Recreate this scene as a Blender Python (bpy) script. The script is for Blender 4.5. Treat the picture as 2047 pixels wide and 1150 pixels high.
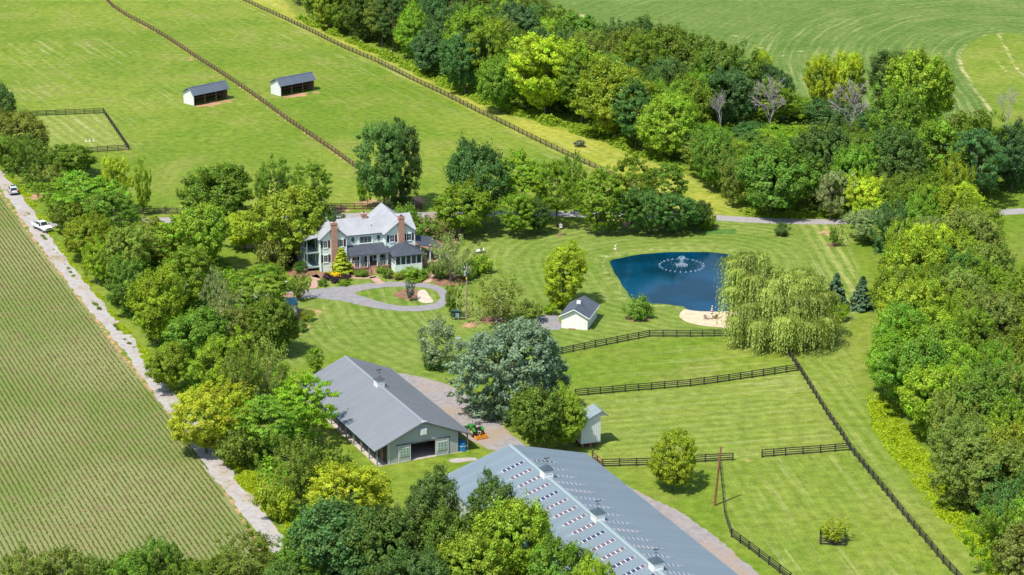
import bpy, math, random
import numpy as np
from mathutils import Vector, Matrix, Euler
from mathutils.geometry import delaunay_2d_cdt

for o in list(bpy.data.objects): bpy.data.objects.remove(o)
SC = bpy.context.scene
R = math.radians

# ------------------------------------------------------------------ camera
CAM_H, CAM_P, FOC, IW, IH = 139.0, R(18.0), 4700.0, 2047.0, 1150.0
cam_d = bpy.data.cameras.new('Camera'); cam = bpy.data.objects.new('Camera', cam_d)
SC.collection.objects.link(cam); SC.camera = cam
cam_d.sensor_width = 36.0; cam_d.lens = FOC/IW*36.0
cam_d.clip_start = 1.0; cam_d.clip_end = 20000.0
cam.location = (0, 0, CAM_H); cam.rotation_euler = (R(90)-CAM_P, 0, 0)
# ------------------------------------------------------------------ sky, sun, exposure
SUN_EL, SUN_AZ = R(60.0), R(221.0)          # azimuth from +Y towards +X
W = bpy.data.worlds.new('World'); SC.world = W; W.use_nodes = True
wn = W.node_tree.nodes; wl = W.node_tree.links
sky = wn.new('ShaderNodeTexSky'); sky.sky_type = 'NISHITA'; sky.sun_disc = False
sky.sun_elevation = SUN_EL; sky.sun_rotation = SUN_AZ
wl.new(sky.outputs[0], wn['Background'].inputs[0]); wn['Background'].inputs[1].default_value = 0.15
sd = bpy.data.lights.new('Sun', 'SUN'); sd.energy = 4.6; sd.angle = R(0.53); sd.color = (1.0, 0.945, 0.86)
sun = bpy.data.objects.new('Sun', sd); SC.collection.objects.link(sun)
S = Vector((math.sin(SUN_AZ)*math.cos(SUN_EL), math.cos(SUN_AZ)*math.cos(SUN_EL), math.sin(SUN_EL)))
sun.rotation_euler = S.to_track_quat('Z', 'Y').to_euler(); sun.location = (0, 300, 250)
SC.view_settings.view_transform = 'Standard'; SC.view_settings.look = 'None'
SC.view_settings.gamma = 1.0; SC.view_settings.exposure = 0.60
SC.view_settings.use_curve_mapping = False
SC.render.engine = 'CYCLES'
SC.cycles.max_bounces = 6; SC.cycles.diffuse_bounces = 3; SC.cycles.glossy_bounces = 2
SC.cycles.transmission_bounces = 4; SC.cycles.transparent_max_bounces = 6

# ------------------------------------------------------------------ survey: photo point -> ground point
_c, _s = math.cos(CAM_P), math.sin(CAM_P)
def G(x, y, z=0.0):
    u = (x-IW/2)/FOC; v = (y-IH/2)/FOC
    d = (u, _c-v*_s, -_s-v*_c); t = (z-CAM_H)/d[2]
    return (d[0]*t, d[1]*t)
def GV(x, y, z=0.0):
    a = G(x, y, z); return Vector((a[0], a[1], z))
def hgt(x, base, top):
    Y = G(x, base)[1]; v = (top-IH/2)/FOC
    return CAM_H + (-_s-v*_c)*Y/(_c-v*_s)
def ppm(x, y): return 1.0/(G(x+1, y)[0]-G(x, y)[0])
def gl(pts): return [G(*p) for p in pts]

# ------------------------------------------------------------------ object helpers
COL = SC.collection
def tag(o, label=None, cat=None, group=None, kind=None):
    if label: o['label'] = label
    if cat: o['category'] = cat
    if group: o['group'] = group
    if kind: o['kind'] = kind
    return o
def empty(name, loc=(0, 0, 0), rz=0.0, label=None, cat=None, group=None):
    o = bpy.data.objects.new(name, None); COL.objects.link(o)
    o.empty_display_size = 0.3
    o.location = (loc[0], loc[1], loc[2] if len(loc) > 2 else 0.0); o.rotation_euler = (0, 0, rz)
    return tag(o, label, cat, group)
def mesh_obj(name, me, parent=None, mat=None):
    o = bpy.data.objects.new(name, me); COL.objects.link(o)
    if mat is not None and not me.materials: me.materials.append(mat)
    if parent is not None: o.parent = parent
    return o
class MB:
    def __init__(s): s.v = []; s.f = []
    def add(s, vs, fs):
        n = len(s.v); s.v += [tuple(v) for v in vs]; s.f += [tuple(i+n for i in f) for f in fs]; return s
    def box(s, x0, x1, y0, y1, z0, z1):
        return s.add([(x0,y0,z0),(x1,y0,z0),(x1,y1,z0),(x0,y1,z0),(x0,y0,z1),(x1,y0,z1),(x1,y1,z1),(x0,y1,z1)],
            [(0,3,2,1),(4,5,6,7),(0,1,5,4),(1,2,6,5),(2,3,7,6),(3,0,4,7)])
    def hexa(s, bot, top):
        return s.add(list(bot)+list(top), [(0,3,2,1),(4,5,6,7),(0,1,5,4),(1,2,6,5),(2,3,7,6),(3,0,4,7)])
    def slab(s, quad, t):           # thick plate below a quad
        n = (Vector(quad[1])-Vector(quad[0])).cross(Vector(quad[3])-Vector(quad[0])).normalized()*t
        return s.hexa([tuple(Vector(q)-n) for q in quad], quad)
    def prism(s, poly, axis, a, b):  # poly in the two other axes, extruded from a to b along axis
        def mk(p, t):
            return (t, p[0], p[1]) if axis == 'x' else (p[0], t, p[1]) if axis == 'y' else (p[0], p[1], t)
        n = len(poly); vs = [mk(p, a) for p in poly]+[mk(p, b) for p in poly]
        fs = [tuple(range(n))[::-1], tuple(range(n, 2*n))]+[(i, (i+1) % n, n+(i+1) % n, n+i) for i in range(n)]
        return s.add(vs, fs)
    def tube(s, pts, rad, n=6, cap=True):
        pts = [Vector(p) for p in pts]; base = len(s.v); m = len(pts)
        up = Vector((0, 0, 1))
        for i, p in enumerate(pts):
            d = (pts[min(i+1, m-1)]-pts[max(i-1, 0)]).normalized()
            a = d.cross(up if abs(d.z) < 0.95 else Vector((1, 0, 0))).normalized(); b = d.cross(a)
            r = rad[i] if hasattr(rad, '__len__') else rad
            for k in range(n):
                t = 2*math.pi*k/n; s.v.append(tuple(p+a*(r*math.cos(t))+b*(r*math.sin(t))))
        for i in range(m-1):
            for k in range(n):
                s.f.append((base+i*n+k, base+i*n+(k+1) % n, base+(i+1)*n+(k+1) % n, base+(i+1)*n+k))
        if cap:
            s.f.append(tuple(base+k for k in range(n))[::-1]); s.f.append(tuple(base+(m-1)*n+k for k in range(n)))
        return s
    def cyl(s, c0, c1, r, n=12): return s.tube([c0, c1], r, n)
    def ring(s, rings):             # loft of equal-length vertex rings, capped
        base = len(s.v); n = len(rings[0]); m = len(rings)
        for r in rings: s.v += [tuple(p) for p in r]
        for i in range(m-1):
            for k in range(n): s.f.append((base+i*n+k, base+i*n+(k+1) % n, base+(i+1)*n+(k+1) % n, base+(i+1)*n+k))
        s.f.append(tuple(base+k for k in range(n))[::-1]); s.f.append(tuple(base+(m-1)*n+k for k in range(n)))
        return s
    def mesh(s, name):
        me = bpy.data.meshes.new(name); me.from_pydata(s.v, [], s.f); me.update(); return me
    def build(s, name, mat, parent=None, smooth=False, label=None):
        me = s.mesh(name); me.materials.append(mat)
        if smooth: me.polygons.foreach_set('use_smooth', [True]*len(me.polygons))
        o = mesh_obj(name, me, parent)
        if label: o['label'] = label
        return o
def fixnorm(o):
    import bmesh
    bm = bmesh.new(); bm.from_mesh(o.data); bmesh.ops.recalc_face_normals(bm, faces=bm.faces); bm.to_mesh(o.data); bm.free(); return o

# ------------------------------------------------------------------ node materials
class NT:
    def __init__(s, name):
        s.m = bpy.data.materials.new(name); s.m.use_nodes = True; s.t = s.m.node_tree; s.n = s.t.nodes
        s.b = s.n['Principled BSDF']; s.out = s.n['Material Output']
    def l(s, a, b): s.t.links.new(a, b)
    def new(s, typ, **kw):
        n = s.n.new(typ)
        for k, v in kw.items(): setattr(n, k, v)
        return n
    def val(s, sock, v):
        if hasattr(v, 'is_output') or hasattr(v, 'links'): s.l(v, sock)
        elif isinstance(v, (tuple, list)): sock.default_value = (*v, 1.0) if len(v) == 3 and sock.type == 'RGBA' else v
        else: sock.default_value = v
    def math(s, op, a, b=0.0, c=None, clamp=False):
        n = s.new('ShaderNodeMath', operation=op); n.use_clamp = clamp
        s.val(n.inputs[0], a); s.val(n.inputs[1], b)
        if c is not None: s.val(n.inputs[2], c)
        return n.outputs[0]
    def mix(s, f, a, b, mode='MIX'):
        n = s.new('ShaderNodeMix', data_type='RGBA', blend_type=mode); n.clamp_factor = True
        s.val(n.inputs[0], f); s.val(n.inputs[6], a); s.val(n.inputs[7], b); return n.outputs[2]
    def noise(s, vec=None, scale=1.0, detail=3.0, rough=0.55, dist=0.0):
        n = s.new('ShaderNodeTexNoise'); n.inputs['Scale'].default_value = scale
        n.inputs['Detail'].default_value = detail; n.inputs['Roughness'].default_value = rough; n.inputs['Distortion'].default_value = dist
        if vec is not None: s.l(vec, n.inputs['Vector'])
        return n.outputs['Fac']
    def pos(s): return s.new('ShaderNodeNewGeometry').outputs['Position']
    def obj(s): return s.new('ShaderNodeTexCoord').outputs['Object']
    def mapv(s, vec, scale=(1, 1, 1), rot=(0, 0, 0)):
        n = s.new('ShaderNodeMapping'); s.l(vec, n.inputs[0]); n.inputs['Scale'].default_value = scale
        n.inputs['Rotation'].default_value = rot; return n.outputs[0]
    def ramp(s, v, lo, hi):
        n = s.new('ShaderNodeMapRange'); n.interpolation_type = 'SMOOTHSTEP'; s.val(n.inputs[0], v)
        n.inputs[1].default_value = lo; n.inputs[2].default_value = hi; return n.outputs[0]
    def attr(s, name):
        return s.new('ShaderNodeAttribute', attribute_name=name)
    def bump(s, h, strength=0.3, dist=0.05):
        n = s.new('ShaderNodeBump'); n.inputs['Strength'].default_value = strength; n.inputs['Distance'].default_value = dist
        s.l(h, n.inputs['Height']); s.l(n.outputs[0], s.b.inputs['Normal'])
    def fin(s, col, rough=0.8, metal=0.0, spec=0.3):
        s.val(s.b.inputs['Base Color'], col); s.val(s.b.inputs['Roughness'], rough)
        s.b.inputs['Metallic'].default_value = metal; s.b.inputs['Specular IOR Level'].default_value = spec
        return s.m
def vary(c, k): return tuple(min(1.0, x*k) for x in c)
def pmat(name, c, rough=0.7, var=0.18, scale=1.2, metal=0.0, spec=0.35, fine=14.0, bump=0.0, stretch=(1, 1, 1)):
    t = NT(name); p = t.mapv(t.obj(), stretch)
    a = t.noise(p, scale, 4); b = t.noise(p, fine, 2)
    f = t.math('ADD', t.math('MULTIPLY', a, 0.7), t.math('MULTIPLY', b, 0.3))
    col = t.mix(t.ramp(f, 0.3, 0.7), vary(c, 1-var), vary(c, 1+var))
    if bump: t.bump(b, bump, 0.02)
    return t.fin(col, t.math('ADD', t.math('MULTIPLY', a, 0.2), rough-0.1), metal, spec)

# ------------------------------------------------------------------ polygon / distance maths (numpy)
def inpoly(X, Y, poly):
    ins = np.zeros(X.shape, bool); n = len(poly)
    for i in range(n):
        x0, y0 = poly[i]; x1, y1 = poly[(i+1) % n]
        c = ((y0 > Y) != (y1 > Y)) & (X < (x1-x0)*(Y-y0)/((y1-y0) or 1e-9)+x0); ins ^= c
    return ins
def dline(X, Y, pts, closed=False):
    D = np.full(X.shape, 1e9); n = len(pts)
    for i in range(n if closed else n-1):
        x0, y0 = pts[i]; x1, y1 = pts[(i+1) % n]; dx, dy = x1-x0, y1-y0
        t = np.clip(((X-x0)*dx+(Y-y0)*dy)/max(dx*dx+dy*dy, 1e-9), 0, 1)
        D = np.minimum(D, np.hypot(X-x0-t*dx, Y-y0-t*dy))
    return D
def sdf(X, Y, poly):
    d = dline(X, Y, poly, True); return np.where(inpoly(X, Y, poly), -d, d)
def smooth(pts, closed=False, sub=6):
    n = len(pts); out = []
    for i in range(n if closed else n-1):
        g = (lambda k: pts[k % n]) if closed else (lambda k: pts[min(max(k, 0), n-1)])
        p0, p1, p2, p3 = g(i-1), g(i), g(i+1), g(i+2)
        for k in range(sub):
            t = k/sub; o = []
            for a in range(2):
                o.append(0.5*(2*p1[a]+(p2[a]-p0[a])*t+(2*p0[a]-5*p1[a]+4*p2[a]-p3[a])*t*t+(3*p1[a]-p0[a]-3*p2[a]+p3[a])*t**3))
            out.append(tuple(o))
    if not closed: out.append(tuple(pts[-1]))
    return out
def resample(pts, step, closed=False):
    P = list(pts)+([pts[0]] if closed else []); out = [P[0]]; acc = 0.0
    for a, b in zip(P, P[1:]):
        L = math.dist(a, b); t = step-acc
        while t <= L:
            out.append((a[0]+(b[0]-a[0])*t/L, a[1]+(b[1]-a[1])*t/L)); t += step
        acc = (acc+L) % step if L > 0 else acc
    if not closed and math.dist(out[-1], P[-1]) > step*0.3: out.append(P[-1])
    return out
def jitter(poly, amp, step=0.8, seed=0, closed=True):
    rng = random.Random(seed); q = resample(poly, step, closed); n = len(q); out = []
    a = [rng.uniform(-1, 1) for _ in range(n)]
    for i, p in enumerate(q):
        m, k = q[i-1], q[(i+1) % n]; dx, dy = k[0]-m[0], k[1]-m[1]; L = math.hypot(dx, dy) or 1
        j = amp*(0.5*a[i]+0.3*a[(i*7+3) % n]*0.5+0.4*(a[(i//4*4) % n]))
        out.append((p[0]-dy/L*j, p[1]+dx/L*j))
    return out
# ================================================================== GROUND, FIELD, ROADS, POND
F1 = [(208,-2),(226,16),(257,36),(296,56),(330,76),(365,99),(407,127),(445,151),(494,184),(532,211),(574,242),(626,277),(671,308),(705,333),(775,378),(843,420)]
F2 = [(470,-6),(522,19),(571,41),(619,64),(661,85),(690,99),(750,124),(819,159),(889,192),(958,227),(1028,261),(1080,287),(1125,308),(1223,354),(1300,398)]
F4 = [(62,233),(74,232),(207,227),(257,300),(174,305),(112,309)]
F5 = [(1101,713),(1190,695),(1298,674),(1380,674),(1451,673),(1493,671),(1560,690)]
F6 = [(1150,793),(1250,784),(1380,773),(1434,766),(1503,756),(1594,742)]
F7 = [(1566,696),(1597,741),(1625,786),(1652,830),(1680,870),(1699,901),(1745,958),(1783,1004),(1815,1044),(1850,1085),(1885,1127),(1925,1170)]
F8 = [(1204,934),(1306,931),(1382,926),(1465,921)]
F8B = [(1523,915),(1570,911),(1640,906),(1698,901)]
F9 = [(1462,1074),(1497,1099),(1537,1130),(1580,1163)]
F9W = [(1438,926),(1443,974),(1448,1030),(1462,1074)]
F3L = [(262,429),(400,427),(560,423)]
F3M = [(655,419),(735,419),(843,420)]
F3R = [(1040,421),(1100,419),(1180,418),(1246,418)]
WOOD_FRONT = [(580,22),(620,52),(690,80),(760,104),(830,146),(900,180),(960,205),(1010,228),(1070,242),(1140,260),(1200,280),(1250,305),(1310,330),(1370,350)]
POND = [(1180+x/6.3875, 480+y/6.3875) for x, y in [(222,236),(340,212),(560,165),(760,145),(1000,130),(1200,127),(1450,128),(1650,140),(1800,165),(1885,205),(1935,300),(1940,480),(1920,620),(1895,760),(1830,870),(1740,908),(1560,915),(1400,905),(1235,890),(1190,850),(1130,832),(1000,820),(800,805),(690,785),(600,762),(510,735),(450,660),(380,560),(300,430),(240,320)]]
POND_G = smooth(gl(POND), True, 4)
FAR_TEAR = gl([(2060,70),(2012,65),(1970,70),(1938,85),(1922,102),(1918,118),(1925,140),(1945,172),(1968,200),(1980,225),(1975,250),(1950,262)])
EDGE_FIELD = [(-60,300),(0,390),(62,473),(130,562),(190,641),(250,720),(300,783),(352,845),(395,893),(421,938),(497,1066),(535,1130),(575,1200)]
def gz(x, y):
    if not (15 < x < 65 and 395 < y < 470): return 0.0
    d = -float(sdf(np.array([x]), np.array([y]), POND_G)[0])
    return -0.55*min(max(d, 0.0), 3.0)

def make_ground():
    step = 1.15
    xs = np.concatenate([[-6000, -2500, -1200, -600, -350, -250], np.arange(-190, 190.1, step), [250, 350, 600, 1200, 2500, 6000]])
    ys = np.concatenate([[-1500, -500, 0, 150, 230], np.arange(280, 600, step), np.arange(600, 800, 2.0), [850, 1000, 1400, 2200, 4000, 9000]])
    X, Y = np.meshgrid(xs, ys); n, m = X.shape
    sp = sdf(X, Y, POND_G); Z = -0.55*np.clip(-sp, 0, 3.0)
    lawn_p = gl([(540,600),(620,560),(900,455),(1080,460),(1250,452),(1420,440),(1690,446),(1730,600),(1660,720),(1570,690),(1480,672),(1298,674),(1100,713),(920,775),(800,748),(690,700),(560,745)])
    dry_p = gl(F2+[(1370,430),(1480,432),(1470,410),(1400,370)]+WOOD_FRONT[::-1]+[(560,-10)])
    far_p = gl([(980,-90),(1100,110),(1250,160),(1450,200),(1650,225),(1900,240),(1960,285),(2200,330),(2400,330),(2400,-120)])
    tear_p = FAR_TEAR+gl([(1990,300),(2080,310),(2150,200),(2120,80)])
    pad1 = gl(F5+[(1594,742)]+F6[::-1]); pad2 = gl(F6+[(1597,741),(1652,830),(1698,901)]+F8B[::-1]+F8[::-1]+[(1150,880)])
    pad3 = gl(F8+F8B+F7[5:]+F9[::-1]+F9W[::-1]); strip = gl(F7+[(2000,1150),(1880,1060),(1790,930),(1730,800),(1700,690),(1640,640)])
    pad4 = gl(F4[1:])
    def soft(poly, w=1.5): return np.clip(0.5-sdf(X, Y, poly)/(2*w), 0, 1)
    lawn, dry, far, tear = soft(lawn_p), soft(dry_p), soft(far_p, 4), soft(tear_p, 1.2)
    p1, p2, p3, p4, st = soft(pad1, .6), soft(pad2, .6), soft(pad3, .6), soft(pad4, .6), soft(strip, 1)
    far *= 1-0.85*tear; dryw = np.clip(dry+0.12*tear, 0, 1)
    # bare clay: under the pasture fence, round the house corner, beside the gravel lane
    clay = np.zeros_like(X)
    def spot(px, py, r, w, ax=1.0):
        nonlocal clay
        g = G(px, py); d = np.hypot((X-g[0])/ax, Y-g[1]); clay = np.maximum(clay, w*np.exp(-(d/r)**2))
    fl = gl(F1); clay = np.maximum(clay, 0.62*np.exp(-(dline(X, Y, fl)/0.9)**2))
    for a in [(820,402,5,.95),(735,405,5,.7),(705,345,3,.5),(432,155,4,.5),(385,118,4,.6),(357,200,2.5,.5),(668,418,5,.8),(400,380,2,.4),
              (940,650,2.4,.85),(870,460,7,.75),(560,660,6,.65),(612,625,4,.7),(600,655,4,.6),(545,500,4,.6),(495,492,4,.6),(590,765,4,.5),(815,596,2,.7),(1270,452,3,.9),
              (1240,448,4,.8),(1010,612,3,.6),(985,640,3,.7),(70,392,4,.8),(55,405,3,.7),(845,440,4,.7),(780,400,6,.5),(1098,912,3,.5),(1190,920,2.5,.6),(253,300,1.5,.7),(425,207,3.2,.95),(400,211,2.6,.8),(455,202,2.6,.8),(598,189,3.2,.9),(575,193,2.4,.8),(628,185,2.4,.7),(1495,918,3,.45),(1198,920,2,.5),(1655,465,4,.6),(490,830,4,.5),(430,890,4,.95),(405,905,4,.9)]: spot(*a)
    clay = np.maximum(clay, 0.8*np.exp(-(dline(X, Y, gl(EDGE_FIELD))/1.0)**2))
    clay *= np.where(sp < 0, 0, 1)
    # straw coloured wear
    straw = np.zeros_like(X)
    for q, w, k in [([(1918,118),(1925,140),(1945,172),(1968,200),(1982,228)],.65,.85),([(1918,118),(1922,102),(1938,85),(1970,70),(2010,66)],.5,.65),([(1995,68),(2010,95),(2035,140),(2060,160)],.7,.65),([(1990,118),(2030,165)],1.5,.4)]:
        straw = np.maximum(straw, k*np.exp(-(dline(X, Y, smooth(gl(q)))/w)**2))
    for px, py, r, w in [(1905,245,4,1.0),(1760,250,4,.8),(1160,32,3,.9),(1410,640,3,.2),(1300,80,2,.6),(1395,590,3,.15),(1470,72,1.2,.9),(1520,96,1.2,.9),(1600,103,1.5,.8),(1565,112,1,.7)]:
        g = G(px, py); straw = np.maximum(straw, w*np.exp(-(np.hypot(X-g[0], Y-g[1])/r)**2))
    straw = np.maximum(straw, 0.45*np.exp(-(np.abs(sp-1.2)/1.6)**2)*(sp > 0))
    # mowing direction field
    def lin(a, b):
        a, b = G(*a), G(*b); L = math.dist(a, b); d = ((b[0]-a[0])/L, (b[1]-a[1])/L)
        return X*d[1]-Y*d[0], X*d[0]+Y*d[1]
    su, sv = lin((28,80),(157,170)); sw = 0.10+0.8*np.exp(-(np.hypot(X-G(70,160)[0], (Y-G(70,160)[1])*.6)/42)**2)
    u2, v2 = lin(F2[3], F2[11]); right = inpoly(X, Y, gl(F1+[(1300,440)]+F2[::-1])) | (dry > .5)
    su = np.where(right, u2, su); sv = np.where(right, v2, sv); sw = np.where(right, 0.12+0.75*np.exp(-(dline(X, Y, gl(F2))/14)**2)+0.5*np.exp(-(np.hypot(X-G(400,60)[0], (Y-G(400,60)[1])*.7)/18)**2), sw); sw = np.where(dry > .5, 0.95, sw)
    def put(mask, u, v, w):
        nonlocal su, sv, sw
        su = np.where(mask, u, su); sv = np.where(mask, v, sv); sw = np.where(mask, w, sw)
    u, v = lin((1347,850),(1560,832)); put((p1 > .5) | (p2 > .5), u, v, 0.5); put(p2 > .5, u+0.004*np.maximum(0, X-45)**2, v, 0.95)
    u, v = lin((1700,950),(1860,1150)); put(p3 > .5, u, v, 0.75)
    u, v = lin(F7[3], F7[9]); put(st > .5, u, v, 0.6)
    put(lawn > .5, sp, X*0.6+Y*0.8, 0.55)
    u, v = lin((1640,500),(1700,600)); put((lawn > .5) & (X > G(1600,500)[0]) & (Y > 395), u, v, 1.0)
    dt = dline(X, Y, FAR_TEAR); put(far > .5, dt+0.25*Y*np.clip((dt-60)/80, 0, 1), X*.7+Y*.7, 0.6)
    u, v = lin((150,235),(240,300)); put(p4 > .5, u, v, 0.85)
    verts = np.stack([X, Y, Z], -1).reshape(-1, 3)
    idx = np.arange(n*m).reshape(n, m)
    quads = np.stack([idx[:-1, :-1], idx[:-1, 1:], idx[1:, 1:], idx[1:, :-1]], -1).reshape(-1, 4)
    me = bpy.data.meshes.new('ground'); me.from_pydata(verts.tolist(), [], quads.tolist()); me.update()
    me.polygons.foreach_set('use_smooth', [True]*len(me.polygons))
    def cattr(name, r, g, b, a):
        at = me.color_attributes.new(name, 'FLOAT_COLOR', 'POINT')
        at.data.foreach_set('color', np.stack([r, g, b, a], -1).reshape(-1).astype(np.float32))
    cattr('zone', lawn, dryw, clay, far)
    pale = np.clip(p4*0.9+0.5*p2+0.25*p3, 0, 1)
    cattr('wear', straw, pale, np.clip(sw, 0, 1), np.clip(st+0.6*lawn, 0, 1))
    mow = np.where(lawn > .5, .28, 0.06); mow = np.where((lawn > .5) & (X > G(1600,500)[0]) & (Y > 395), np.clip((X-G(1600,500)[0])/6, 0, 1)*1.0, mow); mow = np.where(st > .5, .3, mow); mow = np.where(p2 > .5, .3, mow); mow = np.where(p3 > .5, .16, mow); mow = np.where(p4 > .5, .45, mow); mow = np.where(dry > .5, .4, mow)*np.where(sp < 0, 0, 1)
    for nm, arr in (('su', su), ('sv', sv), ('mow', mow)):
        at = me.attributes.new(nm, 'FLOAT', 'POINT'); at.data.foreach_set('value', arr.reshape(-1).astype(np.float32))
    # material
    t = NT('grassland'); P = t.pos()
    n1, n2, n3, n4 = t.noise(P, .014, 3), t.noise(P, .07, 4, .6), t.noise(P, .55, 4, .65), t.noise(P, 3.0, 3, .7)
    z = t.attr('zone'); zs = t.new('ShaderNodeSeparateColor'); t.l(z.outputs['Color'], zs.inputs[0]); farw = z.outputs['Alpha']
    w_ = t.attr('wear'); ws = t.new('ShaderNodeSeparateColor'); t.l(w_.outputs['Color'], ws.inputs[0])
    cv = t.new('ShaderNodeCombineXYZ'); t.l(t.attr('su').outputs['Fac'], cv.inputs[0]); t.l(t.math('MULTIPLY', t.attr('sv').outputs['Fac'], .035), cv.inputs[1])
    s1 = t.noise(cv.outputs[0], .75, 3, .6); s2 = t.noise(cv.outputs[0], 2.6, 2, .6)
    band = t.noise(P, .03, 3)
    streak = t.math('MULTIPLY', t.ramp(t.math('ADD', t.math('MULTIPLY', s1, .6), t.math('MULTIPLY', s2, .4)), .50, .64), t.math('ADD', .4, t.math('MULTIPLY', .6, t.ramp(band, .46, .62))))
    streak = t.math('MULTIPLY', streak, ws.outputs[2])
    base = t.mix(t.ramp(n1, .36, .64), (.104, .165, .013), (.142, .193, .021))
    base = t.mix(t.math('MULTIPLY', t.ramp(n2, .5, .68), .5), base, (.178, .190, .044))
    base = t.mix(t.math('MULTIPLY', t.ramp(n2, .5, .34), .55), base, (.080, .150, .010))
    base = t.mix(t.math('MULTIPLY', zs.outputs[0], .8), base, t.mix(t.ramp(n2, .35, .65), (.080, .142, .014), (.122, .172, .028)))
    base = t.mix(t.math('MULTIPLY', w_.outputs['Alpha'], .35), base, (.13, .19, .03))
    base = t.mix(t.math('MULTIPLY', ws.outputs[1], .55), base, t.mix(t.ramp(n2, .3, .7), (.175, .215, .05), (.145, .19, .03)))
    farc = t.mix(t.ramp(t.math('ADD', t.math('MULTIPLY', s1, .5), t.math('MULTIPLY', n2, .5)), .35, .65), (.064, .126, .018), (.112, .164, .036))
    base = t.mix(farw, base, farc)
    dryc = t.mix(t.ramp(n2, .35, .65), (.185, .225, .018), (.27, .275, .035))
    base = t.mix(zs.outputs[1], base, dryc)
    base = t.mix(t.math('MULTIPLY', streak, .72), base, (.30, .305, .13))
    wob = t.math('ADD', t.math('MULTIPLY', t.attr('su').outputs['Fac'], 2.75), t.math('MULTIPLY', n2, 3.0)); stripe = t.math('MULTIPLY', t.ramp(t.math('SINE', wob), -.5, .7), t.attr('mow').outputs['Fac'])
    base = t.mix(t.math('MULTIPLY', stripe, .62), base, (.27, .285, .085))
    strawm = t.ramp(t.math('ADD', ws.outputs[0], t.math('MULTIPLY', t.math('SUBTRACT', n3, .5), .9)), .3, .75)
    base = t.mix(t.math('MULTIPLY', strawm, .85), base, (.36, .33, .15))
    clm = t.ramp(t.math('ADD', zs.outputs[2], t.math('MULTIPLY', t.math('SUBTRACT', n3, .5), 1.1)), .42, .72)
    base = t.mix(clm, base, t.mix(n3, (.30, .15, .08), (.36, .235, .145)))
    g = t.math('ADD', t.math('MULTIPLY', n3, .7), t.math('MULTIPLY', n4, .55))
    base = t.mix(1.0, base, t.mix(t.ramp(g, .38, .86), (.64, .67, .60), (1.36, 1.31, 1.40)), 'MULTIPLY')
    t.bump(t.math('ADD', t.math('MULTIPLY', n3, .6), t.math('MULTIPLY', n4, .5)), .55, .25)
    mat = t.fin(base, .95, 0, .1)
    return tag(mesh_obj('ground', me, None, mat), kind='structure')
make_ground()

def sheet(name, poly, z, mat, kind='structure', drape=False, holes=(), grid=0.0):
    pts = [Vector(p) for p in poly]; nb = len(pts); edges = [(i, (i+1) % nb) for i in range(nb)]
    for h in holes:
        k = len(pts); pts += [Vector(p) for p in h]; edges += [(k+i, k+(i+1) % len(h)) for i in range(len(h))]
    if grid:
        a = np.array(poly); gx, gy = np.meshgrid(np.arange(a[:, 0].min(), a[:, 0].max(), grid), np.arange(a[:, 1].min(), a[:, 1].max(), grid))
        inn = sdf(gx, gy, poly) < -grid*0.4; pts += [Vector((x, y)) for x, y in zip(gx[inn], gy[inn])]
    v, e, f, *_ = delaunay_2d_cdt(pts, edges, [], 0, 1e-4)
    V = np.array([(p.x, p.y) for p in v]); T = np.array(f); c = V[T].mean(1); ok = inpoly(c[:, 0], c[:, 1], poly)
    for h in holes: ok &= ~inpoly(c[:, 0], c[:, 1], h)
    fs = T[ok].tolist(); zz = np.full(len(V), z)
    if drape: zz = z-.55*np.clip(-sdf(V[:, 0], V[:, 1], POND_G), 0, 3)
    me = bpy.data.meshes.new(name); me.from_pydata(np.concatenate([V, zz[:, None]], 1).tolist(), [], fs); me.update()
    o = mesh_obj(name, me, None, mat); return tag(o, kind=kind)
def ribbon(pts, width, seed=1, amp=.3, step=1.0):
    c = resample(smooth(pts, False, 6), step); L, Rr = [], []
    for i, p in enumerate(c):
        a, b = c[max(i-1, 0)], c[min(i+1, len(c)-1)]; dx, dy = b[0]-a[0], b[1]-a[1]; l = math.hypot(dx, dy) or 1
        w = (width(i/len(c)) if callable(width) else width)/2
        L.append((p[0]-dy/l*w, p[1]+dx/l*w)); Rr.append((p[0]+dy/l*w, p[1]-dx/l*w))
    rng = random.Random(seed); ph = [rng.uniform(0, 6) for _ in range(6)]
    def jt(q, s, k):
        out = []
        for i, p in enumerate(q):
            a, b = q[max(i-1, 0)], q[min(i+1, len(q)-1)]; dx, dy = b[0]-a[0], b[1]-a[1]; l = math.hypot(dx, dy) or 1
            j = amp*(.5*math.sin(i*.37*step+ph[k])+.4*math.sin(i*1.13*step+ph[k+1])+rng.uniform(-.6, .6))
            out.append((p[0]-dy/l*j, p[1]+dx/l*j))
        return out
    return jt(L, 1, 0)+jt(Rr, -1, 2)[::-1]

def gravel_mat(name, c1, c2, weeds=.0, clay=.0):
    t = NT(name); P = t.pos(); a, b, c = t.noise(P, .12, 4, .6), t.noise(P, .8, 4, .65), t.noise(P, 6, 3, .7)
    col = t.mix(t.ramp(b, .3, .7), c1, c2)
    col = t.mix(t.math('MULTIPLY', t.ramp(a, .45, .7), clay), col, (.33, .215, .14))
    if weeds: col = t.mix(t.math('MULTIPLY', t.ramp(t.math('ADD', t.math('MULTIPLY', a, .5), t.math('MULTIPLY', b, .5)), .54, .64), weeds), col, (.13, .17, .04))
    col = t.mix(1.0, col, t.mix(c, (.8, .8, .8), (1.2, 1.2, 1.2)), 'MULTIPLY')
    t.bump(c, .5, .06); return t.fin(col, .95, 0, .1)
M_GRAVEL = gravel_mat('pale_gravel', (.265, .25, .235), (.36, .34, .32), .75, .45)
M_GRAVEL2 = gravel_mat('drive_gravel', (.20, .18, .175), (.265, .245, .235), .35, .5)
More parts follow.
